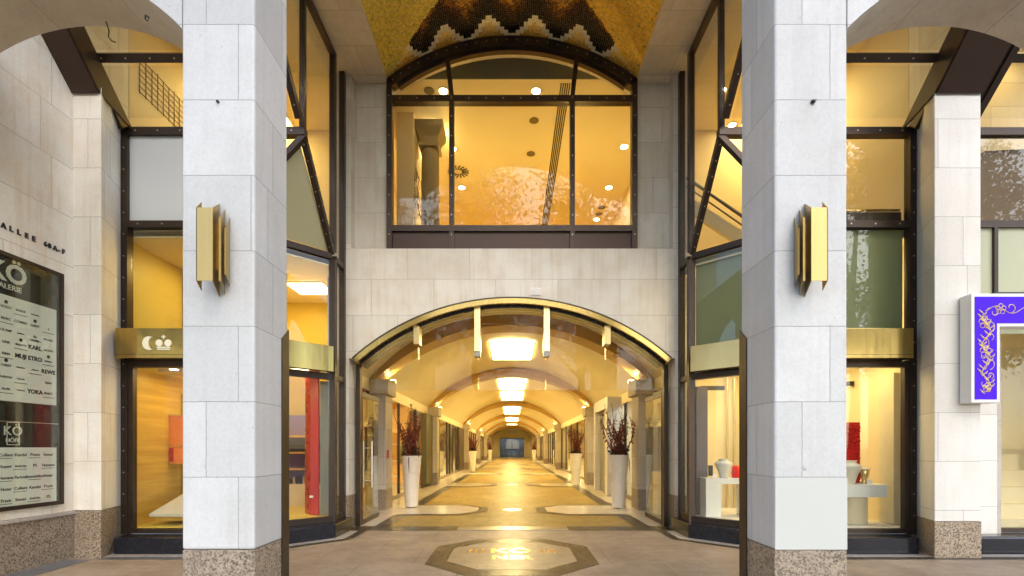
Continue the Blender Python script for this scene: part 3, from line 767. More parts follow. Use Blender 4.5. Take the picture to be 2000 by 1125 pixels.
    m.build('return_pane',M['glass_win'],r)
    MB().hexa(lat(2.785,3.215,.12,.20,C+d*.15,A-d*.10)).build('fascia',M['brass'] if s<0 else M['brass_pale'],r,bevel=.005)
    MB().prism([(s*4.195,6.852),(s*2.94,8.1),(s*2.94,8.985),(s*3.16,8.985),(s*3.16,8.46),(s*4.30,7.3)],'z',0,.231).build('plinth',M['blackstone'],r,bevel=.02)
    # --- upper oriel
    r=thing('glazed_oriel',('sloping bronze framed glass oriel over the moon and crown shopfront' if s<0 else 'sloping bronze framed glass oriel over the red vase shopfront'),'oriel',(s*4.4,7.0,5.5))
    B=Vector((s*Xi,7.25,ZT0+.05)); At=Vector((s*Xi,8.46,ZM1)); Ct=Vector((s*4.33,7.25,ZM1))
    up=Vector((0,-1,1)).normalized(); nsl=Vector((0,1,1)).normalized()
    yt=5.2
    def sl(x,y,o=0): return Vector((x,y,SUM-y))+nsl*o
    m=MB()
    xa,xb=sorted((s*(Xo+.01),s*(Xi-.05)))
    m.box(xa,xb,7.19,7.31,ZT0,ZT1)
    m.bar(sl(s*(Xo-.05),7.20,-.04),sl(s*(Xo-.05),yt,-.04),.10,.16,up=nsl)
    m.bar(sl(s*Xi,7.12,-.0),sl(s*Xi,yt,0),.085,.10,up=nsl)
    m.bar(B+Vector((0,.02,-.03)),At+Vector((0,-.02,0)),.085,.10,up=nsl)
    m.bar(B+Vector((-s*.03,.0,-.04)).copy()*1.0,Ct,.08,.09,up=Vector((s*1,-1,-1)))
    ytr=6.63
    m.bar(sl(xa+.1,ytr),sl(xb-.09,ytr),.10,.10,up=nsl)
    m.bar(sl(xa+.1,5.6),sl(xb-.09,5.6),.10,.10,up=nsl)
    # side glazing frame on the plane x=Xi
    m.box(s*Xi-.04,s*Xi+.04,7.22,7.29,ZT1+.001,8.40)
    m.box(s*Xi-.045,s*Xi+.045,5.05,8.41,8.31,8.401)
    fr_=m
    m=MB()
    for k in range(8):
        m.disc(sl(s*(Xo-.05),7.1-k*.25,-.121),.011,-nsl,.008,8); m.disc(sl(s*Xi,7.0-k*.25,-.05),.011,-nsl,.008,8)
    for k in range(8):
        m.disc(sl(s*(Xo-.22-k*.33),ytr,-.05),.011,-nsl,.008,8); m.disc((s*(Xo-.22-k*.33),7.19,(ZT0+ZT1)/2),.011,(0,-1,0),.008,8)
        q=B.lerp(At,(k+.6)/8.3); m.disc(q-nsl*.06,.011,-nsl,.01,8); m.disc(q+Vector((-s*.042,0,0)),.011,(-s,0,0),.008,8)
    fr_.build('frame',M['bronze'],r,second=(m,M['bolt']))
    MB().panel([sl(xa+.15,7.12),sl(xb-.14,7.12),sl(xb-.14,ytr+.06),sl(xa+.15,ytr+.06)],.012).build('sloping_pane',M['glass_win'],r)
    MB().panel([sl(xa+.15,ytr-.06),sl(xb-.14,ytr-.06),sl(xb-.14,5.25),sl(xa+.15,5.25)],.012).build('sloping_pane',M['glass_win'],r)
    # side panes
    x=s*Xi
    MB().prism([(7.30,6.25),(8.42,5.05),(8.42,8.30),(7.30,8.30)],'x',x-.006,x+.006).build('side_pane',M['glass_win'],r)
    MB().prism([(7.21,6.30),(7.21,8.30),(5.25,8.30)],'x',x-.006,x+.006).build('side_pane',M['glass_win'],r)
    gm=M['frost_green'] if s<0 else M['glass_win']
    MB().panel([At+Vector((s*.05,-.06,.03)),B+Vector((s*.06,.03,-.1)),Ct+Vector((-s*.1,.06,.03))],.012).build('gusset_pane',gm,r)
    # bronze soffit between oriels above the pier
    lo,hi=(-6.0,-5.62) if s<0 else (5.77,6.40)
    m=MB(); m.panel([(lo,6.62,6.335),(hi,6.62,6.335),(hi,5.0,7.955),(lo,5.0,7.955)],.05); m.build('soffit_panel',M['bronze_panel'],r)
    m=MB(); m.panel([(hi if s<0 else lo,6.62,6.335),(hi if s<0 else lo,7.2,6.2),(hi if s<0 else lo,5.3,8.1),(hi if s<0 else lo,5.0,7.955)],.03); m.build('soffit_cheek',M['bronze'],r)
bay(-1); bay(1)

# far right bay beyond the purple sign
r=thing('shopfront','bronze framed shopfront with cream interior under the purple sign','shopfront',(7.6,7.25,0))
m=MB(); x0,x1=6.40,9.4
for z0,z1 in ((ZT0,ZT1),(ZM0,ZM1),(.25,.31)): m.box(x0,x1,7.2,7.3,z0,z1)
m.bar((6.74,7.12,SUM-7.12),(6.74,5.2,SUM-5.2),.1,.16,up=(0,1,1)); m.bar((6.45,7.12,SUM-7.16),(6.45,5.2,SUM-5.24),.12,.1,up=(0,1,1)); m.panel([(6.45,7.14,SUM-7.2),(6.74,7.14,SUM-7.2),(6.74,5.2,SUM-5.26),(6.45,5.2,SUM-5.26)],.02); m.bar((6.4,6.63,6.82),(9.4,6.63,6.82),.1,.1,up=(0,1,1))
m.box(7.145,7.20,7.2,7.3,.31,ZM0-.001)
m.build('frame',M['bronze'],r)
MB().box(7.20,9.4,7.245,7.257,.31,3.0).build('display_pane',M['glass_win'],r)
MB().box(6.40,9.4,7.24,7.262,3.2,ZM0).build('frosted_panel',M['frost_green'],r)
MB().box(6.40,9.4,7.245,7.257,ZM1,ZT0).build('upper_pane',M['glass_win'],r)
MB().panel([(6.5,7.12,SUM-7.12),(9.4,7.12,SUM-7.12),(9.4,5.2,SUM-5.2),(6.5,5.2,SUM-5.2)],.012).build('sloping_pane',M['glass_win'],r)
MB().prism([(6.395,6.85),(9.4,6.85),(9.4,7.2),(6.395,7.2)],'z',0,.25).build('plinth',M['blackstone'],r,bevel=.03)
MB().box(6.395,7.06,7.08,7.23,.252,3.1).build('stone_surround',M['pier_b'],r); MB().box(7.062,7.14,7.10,7.24,.252,3.1).build('grey_trim',M['edge_stone'],r)

# purple sign
r=thing('hanging_sign','white framed purple lightbox sign with gold vine ornament on the pier','sign',(6.1,6.5,2.1))
def pi(d,zb=2.10): return [(6.09+d,zb+d),(6.09+d,3.55-d),(9.0-d,3.55-d),(9.0-d,zb+d),(8.62+d,zb+d),(8.62+d,3.11+d),(6.47-d,3.11+d),(6.47-d,zb+d)]
MB().prism(pi(0),'y',6.45,6.62).build('box_frame',M['white_paint'],r,bevel=.008)
t=NT('purple_face'); P=t.pos(); nz=t.noise(P,3,2)
t.bsdf(Base_Color=t.mix(nz,(.035,.003,.33,1),(.05,.005,.42,1)),Roughness=.5,Specular_IOR_Level=.15,Emission_Color=(.07,.005,.9,1),Emission_Strength=.15)
MB().prism(pi(.045),'y',6.442,6.449).build('face',t.m,r)
m=MB(); yq=6.440; rr=random.Random(4)
def curl(cx,cz,r0,turn,start,w=.0055):
    pts=[]
    for k in range(22):
        t_=start+turn*k/21; q=r0*(1-.75*k/21); pts.append((cx+q*math.cos(t_),yq,cz+q*math.sin(t_)))
    m.tube(pts,w,5)
def flower(cx,cz,r0):
    for k in range(5):
        a=2*math.pi*k/5+.3; pts=[(cx+r0*.62*math.cos(a)+r0*.4*math.cos(b),yq,cz+r0*.62*math.sin(a)+r0*.4*math.sin(b)) for b in [2*math.pi*j/10 for j in range(11)]]
        m.tube(pts,.005,5)
    m.tube([(cx+r0*.2*math.cos(b),yq,cz+r0*.2*math.sin(b)) for b in [2*math.pi*j/8 for j in range(9)]],.005,5)
cx=6.28
wav=[(cx+.055*math.sin(k*.9),yq,2.24+k*.052) for k in range(21)]; m.tube(wav,.0055,5)
for k,(z) in enumerate((2.36,2.62,2.88,3.12)):
    q=1 if k%2 else -1; curl(cx+q*.035,z,.085,q*5.2,-q*1.4); curl(cx-q*.05,z+.10,.055,-q*4.6,q*1.2)
flower(cx-.01,2.78,.075); flower(cx-.02,3.16,.08); flower(cx+.01,2.30,.06)
wav=[(6.30+k*.055,yq,3.33+.05*math.sin(k*.8)) for k in range(46)]; m.tube(wav,.0055,5)
for k in range(11):
    q=1 if k%2 else -1; curl(6.38+k*.22,3.33+q*.03,.075,q*5,-q*1.6); 
    if k%2==0: flower(6.47+k*.22,3.34,.07)
for k in range(40):
    z=2.22+k*.028; x=cx+.055*math.sin((z-2.24)/.052*.9); q=1 if k%2 else -1
    m.tube([(x,yq,z),(x+q*.035,yq,z+.02),(x+q*.062,yq,z+.055)],[.004,.011,.002],5)
m.build('vine_ornament',plain('gold_leaf',(.70,.50,.20),.35,.4),r)
MB().box(6.42,7.6,6.47,6.58,3.552,3.575).build('cable_tray',M['dark'],r)

# ------------------------------------------------------------------ rooms behind the shopfronts
def poly_room(s,z0,z1,floor,wall,ceil,lab,overhang=False,xo=5.84):
    if overhang: fp=[(s*xo,7.32),(s*4.30,7.32),(s*3.20,8.44),(s*3.20,8.97),(s*3.42,9.02),(s*3.42,10.6),(s*xo,10.6)]
    else: fp=[(s*xo,7.32),(s*4.30,7.32),(s*3.18,8.44),(s*3.18,8.97),(s*3.42,9.02),(s*3.42,10.6),(s*xo,10.6)]
    struct(MB().prism(fp,'z',z0-.04,z0).build('shop_floor',floor),'floor of '+lab,'floor')
    cp=fp if not overhang else [(s*xo,5.1),(s*3.18,5.1),(s*3.18,8.97),(s*3.42,9.02),(s*3.42,10.6),(s*xo,10.6)]
    struct(MB().prism(cp,'z',z1,z1+.03).build('shop_ceiling',ceil),'ceiling of '+lab,'ceiling')
    m=MB(); a,b=sorted((s*xo,s*3.45)); m.box(a,b,10.6,10.65,z0,z1); 
    a,b=sorted((s*xo,s*(xo+.05))); m.box(a,b,7.42 if not overhang else 7.42,10.6,z0,z1)
    a,b=sorted((s*3.42,s*3.46)); m.box(a,b,9.62,10.599,z0,z1)
    struct(m.build('shop_wall',wall),'back and side walls of '+lab,'wall')
poly_room(-1,.30,4.66,M['ochre'],M['ochre'],M['cream'],'the moon and crown shop')
poly_room(1,.30,4.66,M['white_paint'],M['cream'],M['cream'],'the red vase shop',xo=6.05)
poly_room(-1,4.80,8.42,M['cream'],M['cream'],M['cream'],'the upper room by the directory wall',True)
poly_room(1,4.80,8.42,M['cream'],M['cream'],M['cream'],'the upper room by the purple sign',True,xo=6.05)
# stone block flanks of the overhang
for s in (-1,1):
    xo=5.84 if s<0 else 6.05
    m=MB(); a,b=sorted((s*xo,s*(xo+.05))); m.prism([(7.41,6.3),(7.41,8.41),(5.1,8.41)],'x',a,b); struct(m.build('shop_wall',M['pier']),'stone cheek wall closing the oriel '+('by the directory wall' if s<0 else 'by the purple sign'),'wall')
# far right shop
m=MB(); m.box(6.35,9.6,9.0,9.05,.3,4.7); m.box(9.55,9.6,7.3,9.0,.3,4.7); m.box(6.35,6.4,7.42,9,.3,4.7); struct(m.build('shop_wall',M['cream']),'walls of the shop under the purple sign','wall')
m=MB(); m.box(6.4,9.55,7.3,9,.26,.30); struct(m.build('shop_floor',M['pale_floor']),'floor of the shop under the purple sign','floor')
m=MB(); m.box(6.4,9.55,7.3,9,4.7,4.74); struct(m.build('shop_ceiling',M['cream']),'ceiling of the shop under the purple sign','ceiling')
m=MB(); m.box(6.35,9.6,8.6,8.65,4.8,8.42); m.box(6.35,6.4,7.42,8.6,4.8,8.42); struct(m.build('shop_wall',stone('warm_limestone',(.66,.52,.28),(.56,.40,.18),z0=.4,bw=1.2,rh=.42)),'stone block walls of the room above the purple sign','wall')
m=MB(); m.box(6.4,9.55,5.1,8.6,8.43,8.46); struct(m.build('shop_ceiling',M['cream']),'ceiling of the room above the purple sign','ceiling')
MBt=MB().prism([(6.42,ZM1+.04),(9.3,ZM1+.04),(9.3,ZM1+1.25),(7.2,ZM1+1.15),(6.42,ZM1+.75)],'y',7.40,7.46)
tag(MBt.build('window_screen',plain('brown_screen',(.14,.075,.025),.5)),'brown screen board inside the upper window beside the purple sign pier','screen')

def lamp_panel(name,x0,x1,y0,y1,z,mat,label,cat='ceiling lamp',group=None):
    r=thing(name,label,cat,((x0+x1)/2,(y0+y1)/2,z),group)
    MB().box(x0,x1,y0,y1,z-.006,z-.001).build('diffuser',mat,r)
    m=MB(); w=.04
    m.box(x0-w,x0-.001,y0-w,y1+w,z-.03,z-.0005); m.box(x1+.001,x1+w,y0-w,y1+w,z-.03,z-.0005); m.box(x0,x1,y0-w,y0-.001,z-.03,z-.0005); m.box(x0,x1,y1+.001,y1+w,z-.03,z-.0005)
    m.build('trim',M['white_paint'],r)
    if name=='light_panel':
        m=MB(); n=max(2,round((y1-y0)/.48))
        for k in range(1,n): m.box(x0,x1,y0+(y1-y0)*k/n-.012,y0+(y1-y0)*k/n+.012,z-.028,z-.0065)
        m.box((x0+x1)/2-.012,(x0+x1)/2+.012,y0,y1,z-.030,z-.029)
        m.build('louvre',M['white_paint'],r)
    return r
lamp_panel('ceiling_lamp',-5.2,-4.6,8.0,9.6,4.655,M['room_light'],'lit ceiling lamp inside the moon and crown shop')
lamp_panel('ceiling_lamp',4.6,5.2,8.0,9.6,4.655,M['shop_light'],'lit ceiling lamp inside the red vase shop')
lamp_panel('ceiling_lamp',-5.5,-4.7,9.2,10.4,8.415,M['room_light'],'lit ceiling lamp in the upper room by the directory wall')
lamp_panel('ceiling_lamp',4.9,5.7,9.2,10.4,8.415,M['room_light'],'lit ceiling lamp in the upper room by the purple sign')
lamp_panel('ceiling_lamp',7.6,8.2,7.9,8.4,4.695,M['shop_light'],'lit ceiling lamp inside the shop under the purple sign')
lamp_panel('ceiling_lamp',7.8,8.8,7.6,8.4,8.425,M['shop_light'],'lit ceiling lamp in the room above the purple sign')

lamp_panel('display_fill_lamp',4.75,5.75,7.6,8.25,2.95,M['shop_light'],'unseen fill lamp added over the table behind the red vase shop fascia')  # unseen lamps added to brighten the goods in the windows
lamp_panel('display_fill_lamp',3.5,4.2,8.3,9.0,2.95,M['shop_light'],'unseen fill lamp added over the block table behind the angled window')
lamp_panel('display_fill_lamp',-4.2,-3.6,8.7,9.5,2.95,M['shop_light'],'unseen fill lamp added over the bottle shelf behind the red screen window')
# downlights
def downlight(x,y,z,label,group,r0=.07):
    r=thing('downlight',label,'downlight',(x,y,z),group)
    MB().disc((x,y,z-.012),r0,(0,0,1),.006,16).build('lens',M['down'],r)
    MB().lathe([(r0+.02,-.004),(r0+.02,-.016),(r0+.004,-.016),(r0+.004,-.004)],(x,y,z),16).build('ring',M['white_paint'],r)
for i,(px,py) in enumerate(((1715,177),(1410,175),(1430,365))):
    zc=8.42; Y=(zc-1.5)*F/(875-py) if py<300 else (8.42-1.5)*F/(875-py)
    x=(px-1000)*Y/F
    if Y>10.5: Y=10.4; x=(px-1000)*Y/F
    downlight(x,Y,zc,('round lit downlight seen through the sloping glass by the purple sign','round lit downlight high behind the side glass of the right oriel','round lit downlight low behind the slanting bar of the oriel')[i],'oriel downlights')

# ------------------------------------------------------------------ upper room behind the arched window
struct(MB().box(-3.35,3.35,9.9,21,9.0,9.04).build('upper_ceiling',plain('upper_plaster',(.80,.70,.46),.6,0,.8,.03)),'warm lit plaster ceiling behind the arched window','ceiling')
struct(MB().box(-3.35,3.35,9.61,9.899,9.46,9.5).build('upper_ceiling',M['cream']),'raised ceiling strip just behind the arched window','ceiling')
struct(MB().box(-3.35,3.35,9.885,9.898,9.0,9.459).build('bulkhead',M['grey_board']),'grey bulkhead above the ceiling edge behind the arched window','bulkhead')
m=MB(); m.box(-3.40,-3.351,9.61,21,5.2,9.6); m.box(3.351,3.40,9.61,21,5.2,9.6); m.box(-3.35,3.35,21,21.05,5.2,9.0); struct(m.build('upper_wall',M['cream']),'cream walls of the room behind the arched window','wall')
struct(MB().box(-3.35,3.35,9.61,21,5.1,5.2).build('upper_floor',M['wood']),'timber floor of the room behind the arched window','floor')
for i,(px,py) in enumerate(((866,177),(1047,177),(1219,286),(1189,366),(902,366),(1165,428),(884,290))):
    Y=7.5*F/(875-py); x=(px-1000)*Y/F
    downlight(x,Y,9.0,'lit ceiling downlight behind the arched window, '+('near its top left pane','in its top middle pane','high in its right pane','halfway down its right pane','beside the left mullion below the diffuser','lowest in the right pane','beside the left mullion above the diffuser')[i],'downlights behind the arched window',.085)
for i,(px,py) in enumerate(((838,177),(1043,235),(1037,300),(1175,405),(1170,418))):
    Y=7.5*F/(875-py); x=(px-1000)*Y/F
    m=MB(); m.disc((x,Y,8.99),.11,(0,0,1),.008,20)
    tag(m.build('ceiling_speaker',plain('speaker_grille',(.16,.12,.05),.6)),'round dark ceiling speaker '+('in the top left pane of the arched window','upper one in the middle pane of the arched window','lower one in the middle pane of the arched window','upper one low in the right pane','lower one low in the right pane')[i],'speaker','ceiling speakers behind the arched window')
m=MB()
for k in range(5): m.box(1.0+k*.045,1.0+k*.045+.026,10.0,18.5,8.986,8.998)
tag(m.build('slot_diffuser',M['dark']),'long dark linear slot diffuser across the ceiling behind the arched window','vent')
m=MB(); Y=7.5*F/(875-335); x0=(895-1000)*Y/F
for k in range(16):
    a=2*math.pi*k/16; m.bar((x0+.11*math.cos(a),Y+.11*math.sin(a),8.99),(x0+.29*math.cos(a+.25),Y+.29*math.sin(a+.25),8.99),.03,.01)
tag(m.build('swirl_diffuser',M['dark']),'dark sunburst shaped air diffuser on the ceiling near the left mullion','vent')
r=thing('stone_column','stone column with flared capital behind the left pane of the arched window','column',(-1.86,11.2,5.2))
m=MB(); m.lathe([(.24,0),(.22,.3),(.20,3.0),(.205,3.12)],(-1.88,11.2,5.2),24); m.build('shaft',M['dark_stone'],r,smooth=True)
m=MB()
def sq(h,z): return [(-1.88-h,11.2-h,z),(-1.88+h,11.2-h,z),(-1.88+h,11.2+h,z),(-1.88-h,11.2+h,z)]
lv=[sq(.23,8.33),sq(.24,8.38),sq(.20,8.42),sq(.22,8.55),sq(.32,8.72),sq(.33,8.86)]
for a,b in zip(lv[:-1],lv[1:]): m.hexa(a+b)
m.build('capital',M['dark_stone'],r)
m=MB(); m.box(-2.55,-2.18,10.75,11.9,5.2,8.92); tag(m.build('partition_wall',M['cream']),'cream partition wall beside the stone column behind the arched window','wall')
m=MB(); rr=random.Random(9)
for k in range(70):
    y=10.80+rr.random()*.9; z=6.9+rr.random()*.9
    m.tube([(-2.176,y,z),(-2.174,y+rr.uniform(-.1,.1),z+rr.uniform(.03,.14))],.006,4)
tag(m.build('wall_drawing',M['stair']),'sketchy brown line drawing on the partition wall behind the arched window','artwork')
lamp_panel('ceiling_lamp',-1.5,.5,17.2,19.5,8.995,emit('upper_lamp_glow',(1.0,.71,.22),6.5),'broad lit ceiling lamp deep in the room behind the arched window')
r=thing('cove_light','glowing strip light hidden behind the capital of the stone column','strip light',(-2.0,11.7,8.8)); MB().box(-2.12,-1.6,11.58,11.62,8.88,8.91).build('tube',M['uplight'],r)
# unseen floor lamps added to light the ceiling from low inside the room
for i,x in enumerate((-1.6,1.6)):
    r=thing('unseen_uplighter','unseen bronze uplighter added to wash the upper room ceiling '+('near the stone column' if i==0 else 'away from the stone column'),'floor lamp',(x,12.2,5.2))
    MB().lathe([(.16,0),(.16,.03),(.02,.05),(.02,.9),(.22,1.02),(.21,1.03),(.02,.93)],(x,12.2,5.2),20).build('stand',M['bronze'],r)
    MB().disc((x,12.2,6.2),.17,(0,0,1),.01,20).build('bulb',emit('uplighter_glow',(1.0,.70,.21),48.0),r)

# ------------------------------------------------------------------ arcade
VR=(3.4**2+1.6**2)/3.2; VZ=4.75-VR; tV=math.asin(3.4/VR)
struct(MB().arcband(0,VZ,VR,VR+.1,-tV,tV,9.61,79,36).build('arcade_vault',M['vault'],smooth='auto'),'cream plastered barrel vault over the arcade','vault')
RIBS=[12,20,34,46.5,59,70]
RO=(3.3**2+1.32**2)/2.64; RZ=4.44-RO; tR=math.asin(3.3/RO)
ords=['first','second','third','fourth','fifth','last']
for i,y in enumerate(RIBS):
    m=MB(); m.arcband(0,RZ,RO,RO+.28,-tR,tR,y-.36,y+.36,36)
    m.box(-.72,.72,y-.42,y+.42,4.46,4.52)
    tag(m.build('vault_rib',M['rib'],smooth='auto'),ords[i]+' ochre rib arching across the arcade vault from the entrance','rib','ribs of the arcade vault')
    for s in (-1,1):
        side='plant window side' if s<0 else 'lift door side'
        r=thing('arcade_pilaster','limestone pilaster under the %s vault rib on the %s'%(ords[i],'side of the red doorway' if s<0 else 'side of the cream doorway'),'pilaster',(s*3.2,y,0),'pilasters along the arcade')
        a,b=sorted((s*3.42,s*3.03)); MB().box(a,b,y-.33,y+.33,.5,2.78).build('shaft',M['arcade_stone'],r,bevel=.01)
        MB().box(a-.0,b,y-.335,y+.335,0.0,.497).build('plinth',M['granite'],r)
        a,b=sorted((s*3.42,s*2.95)); MB().box(a,b,y-.40,y+.40,2.783,3.14).build('capital',M['arcade_stone'],r,bevel=.02)
        if i<4:
            u=thing('uplight','brass uplight with glowing lens above the %s pilaster on the %s'%(ords[i],'red doorway side' if s<0 else 'cream doorway side'),'uplight',(s*3.0,y+.1,3.15),'uplights on the arcade pilasters')
            a,b=sorted((s*2.93,s*3.05)); MB().box(a,b,y+.2,y+.34,3.142,3.2).build('housing',M['brass'],u)
            a,b=sorted((s*2.94,s*3.04)); MB().box(a,b,y+.21,y+.33,3.201,3.206).build('lens',M['uplight'],u)
LP=[(14.5,17.3),(22.6,26.2),(27.8,32),(36.6,40),(41.5,45),(49,52.5),(54,57.5),(61.5,66)]
for i,(a,b) in enumerate(LP):
    lamp_panel('light_panel',-.67,.67,a,b,4.66,M['panel_light'],'glowing rectangular ceiling panel, number %d along the arcade from the entrance'%(i+1) if i else 'largest glowing ceiling panel, nearest the entrance arch','light panel','ceiling light panels of the arcade')
# relabel panels so that each one is found by its rib neighbours
names=['largest glowing ceiling panel between first and second vault ribs','front glowing ceiling panel between second and third vault ribs','back glowing ceiling panel between second and third vault ribs','front glowing ceiling panel between third and fourth vault ribs','back glowing ceiling panel between third and fourth vault ribs','front glowing ceiling panel between fourth and fifth vault ribs','back glowing ceiling panel between fourth and fifth vault ribs','farthest glowing ceiling panel beyond the fifth vault rib']
for o,n in zip([o for o in bpy.data.objects if o.name.startswith('light_panel') and o.type=='EMPTY'],names): o['label']=n
for i,(x) in enumerate((-.28,.28)): downlight(x,13.2,4.72,'small lit downlight in front of the largest ceiling panel, '+('red doorway side' if i==0 else 'cream doorway side'),'arcade downlights',.09)

BAYS=[(9.61,11.66),(12.34,19.66),(20.34,33.66),(34.34,46.16),(46.84,58.66),(59.34,69.66),(70.34,78.9)]
backs={-1:['red','orange_wall','cream','cream','ochre','cream','ochre'],1:['cream','white_paint','cream','ochre','cream','ochre','cream']}
bn=['entrance','first','second','third','fourth','fifth','end']
for s in (-1,1):
    for i,(a,b) in enumerate(BAYS):
        mat=M[backs[s][i]]; sidew='red doorway' if s<0 else 'cream doorway'
        x0,x1=sorted((s*3.40,s*3.50))
        r=thing('arcade_shopfront','glazed shopfront in the %s bay of the arcade on the %s side'%(bn[i],sidew),'shopfront',(s*3.45,(a+b)/2,0),'shopfronts along the arcade')
        m=MB(); m.box(x0,x1,a,b,2.86,3.155); m.build('frieze',M['vault'],r)
        m=MB(); fx0,fx1=sorted((s*3.41,s*3.48)); n=max(1,round((b-a)/2.6))
        for k in range(n+1):
            y=a+(b-a-.06)*k/n; MB().box(fx0,fx1,y,y+.06,.12,2.858).build('mullion',M['bronze'],r)
        m=MB(); m.box(x0,x1,a,b,.009,.118); m.build('sill',M['granite'] if i else M['blackstone'],r)
        gx=s*3.45; m=MB()
        for k in range(n):
            y=a+(b-a-.06)*k/n+.062; y2=a+(b-a-.06)*(k+1)/n-.002; MB().box(gx-.005,gx+.005,y,y2,.12,2.858).build('pane',M['glass'],r)
        d=1.5 if i!=1 else 2.6
        if i==0: d=.9
        w=MB(); X0,X1=sorted((s*(3.5+d),s*(3.5+d+.05)))
        y0_=a+.01 if i else 10.66
        w.box(X0,X1,y0_,b-.01,0,3.3); q0,q1=sorted((s*3.51,s*(3.5+d)))
        w.box(q0,q1,y0_,y0_+.04,0,3.3); w.box(q0,q1,b-.05,b-.01,0,3.3); 
        struct(w.build('arcade_shop_wall',mat),'shop walls behind the %s bay on the %s side'%(bn[i],sidew),'wall')
        w=MB(); w.box(q0,q1,y0_,b-.01,3.3,3.34); struct(w.build('arcade_shop_ceiling',M['cream']),'shop ceiling behind the %s bay on the %s side'%(bn[i],sidew),'ceiling')
        w=MB(); w.box(q0,q1,y0_,b-.01,.02,.06); struct(w.build('arcade_shop_floor',M['pale_floor']),'shop floor behind the %s bay on the %s side'%(bn[i],sidew),'floor')
        lx0,lx1=sorted((s*(3.5+d*.35),s*(3.5+d*.7)))
        lamp_panel('shop_lamp',lx0,lx1,y0_+.2*(b-y0_),b-.2*(b-y0_),3.295,M['shop_light'],'lit shop ceiling lamp behind the %s bay on the %s side'%(bn[i],sidew),'ceiling lamp','shop lamps along the arcade')
# arcade end wall with glass doors
r=thing('end_doors','dark framed glass doors closing the far end of the arcade','doors',(0,78.9,0))
m=MB(); 
for x in (-1.95,-.99,-.03,.93,1.89): m.box(x,x+.06,78.7,78.8,0.005,3.0)
m.box(-1.95,1.95,78.69,78.81,3.0,3.12); m.box(-1.95,1.95,78.72,78.79,1.2,1.26); m.build('frame',M['dark'],r)
MB().box(-1.95,1.95,78.74,78.75,.01,3.0).build('pane',glass('dark_door_glass',(.55,.60,.62),1.3,.03),r)
m=MB(); m.box(-3.4,-1.951,78.6,78.9,.01,4.76); m.box(1.951,3.4,78.6,78.9,.01,4.76); m.box(-1.951,1.951,78.6,78.9,3.125,4.76); tag(m.build('end_wall',M['cream']),'cream wall around the glass doors at the far end of the arcade','wall')
struct(MB().box(-4,4,82,82.1,0,5).build('far_wall',plain('far_grey',(.10,.105,.11),.6,0,1.5,.4)),'blue grey lobby wall beyond the end doors','wall')
lamp_panel('light_panel',-1,1,79.5,81,3.6,M['cool_dim'],'cool lit ceiling panel beyond the end doors of the arcade','light panel')
m=MB(); m.box(-.75,.75,74.0,74.08,3.78,4.1); tag(m.build('hanging_board',plain('pale_sign_board',(.45,.52,.62),.5)),'small pale board hanging under the vault near the far doors','sign')
# lift portal on the right
r=thing('lift_portal','white stone lift portal projecting into the arcade behind the nearest planter','portal',(3.2,16.3,0))
m=MB(); m.box(2.96,3.40,15.1,15.5,.02,3.1); m.box(2.96,3.40,17.3,17.6,.02,3.1); m.box(2.96,3.40,15.5,17.3,2.75,3.1); m.build('surround',M['pier_b'],r)
MB().box(3.12,3.39,15.5,17.3,.02,2.749).build('door',plain('lift_door',(.34,.32,.27),.35,.4),r)
# red and cream doorways beside the entrance
r=thing('doorway','red lacquered door with dark frame beside the open glass door','door',(-3.3,10.7,0))
MB().box(-3.395,-3.33,9.75,11.05,.02,2.6).build('leaf',M['red'],r)
MB().box(-3.397,-3.28,11.05,11.55,.02,2.75).build('frame',M['dark'],r)
m=MB(); m.box(-3.329,-3.32,10.0,10.08,.35,.45); m.box(-3.329,-3.30,10.02,10.06,2.1,2.2); m.build('sign_plate',M['white_paint'],r)
r=thing('doorway','cream doorway with lit timber shelves beside the far glass door','door',(3.3,10.4,0))
m=MB(); m.box(3.22,3.395,10.75,11.1,.02,2.75); m.box(3.22,3.395,9.75,10.0,.02,2.75); m.box(3.22,3.395,10.0,10.75,2.5,2.75); m.build('frame',M['white_paint'],r)
MB().box(3.33,3.39,10.001,10.749,.02,2.499).build('leaf',plain('pale_timber',(.70,.52,.30),.45),r)
m=MB(); m.box(-3.03-.0,-3.02+.03,11.78,11.86,1.25,1.45); tag(m.build('fire_alarm',M['red_light']),'small red fire alarm box on the first pilaster by the red doorway','alarm box')
# bright window beside lift
lamp_panel('light_panel',3.9,4.9,13.6,14.9,3.29,M['cool_light'],'cool lit ceiling panel behind the window next to the lift portal','light panel')
m=MB(); m.box(4.2,4.25,12.7,15.0,.1,3.2); tag(m.build('display_backdrop',M['white_paint']),'bright white display backdrop behind the window beside the lift portal','backdrop')
# displays in the plant side shop
m=MB(); m.box(-4.3,-4.2,12.6,16.5,.1,2.0); tag(m.build('display_backdrop',plain('cream_backdrop',(.82,.74,.55),.5)),'cream display backdrop behind the shop window by the first planter','backdrop')
m=MB(); m.box(-3.40,-3.2,18.2,19.6,.12,2.8); tag(m.build('window_column',plain('olive_column',(.09,.08,.03),.4)),'olive green column at the far edge of the first bay window','column')

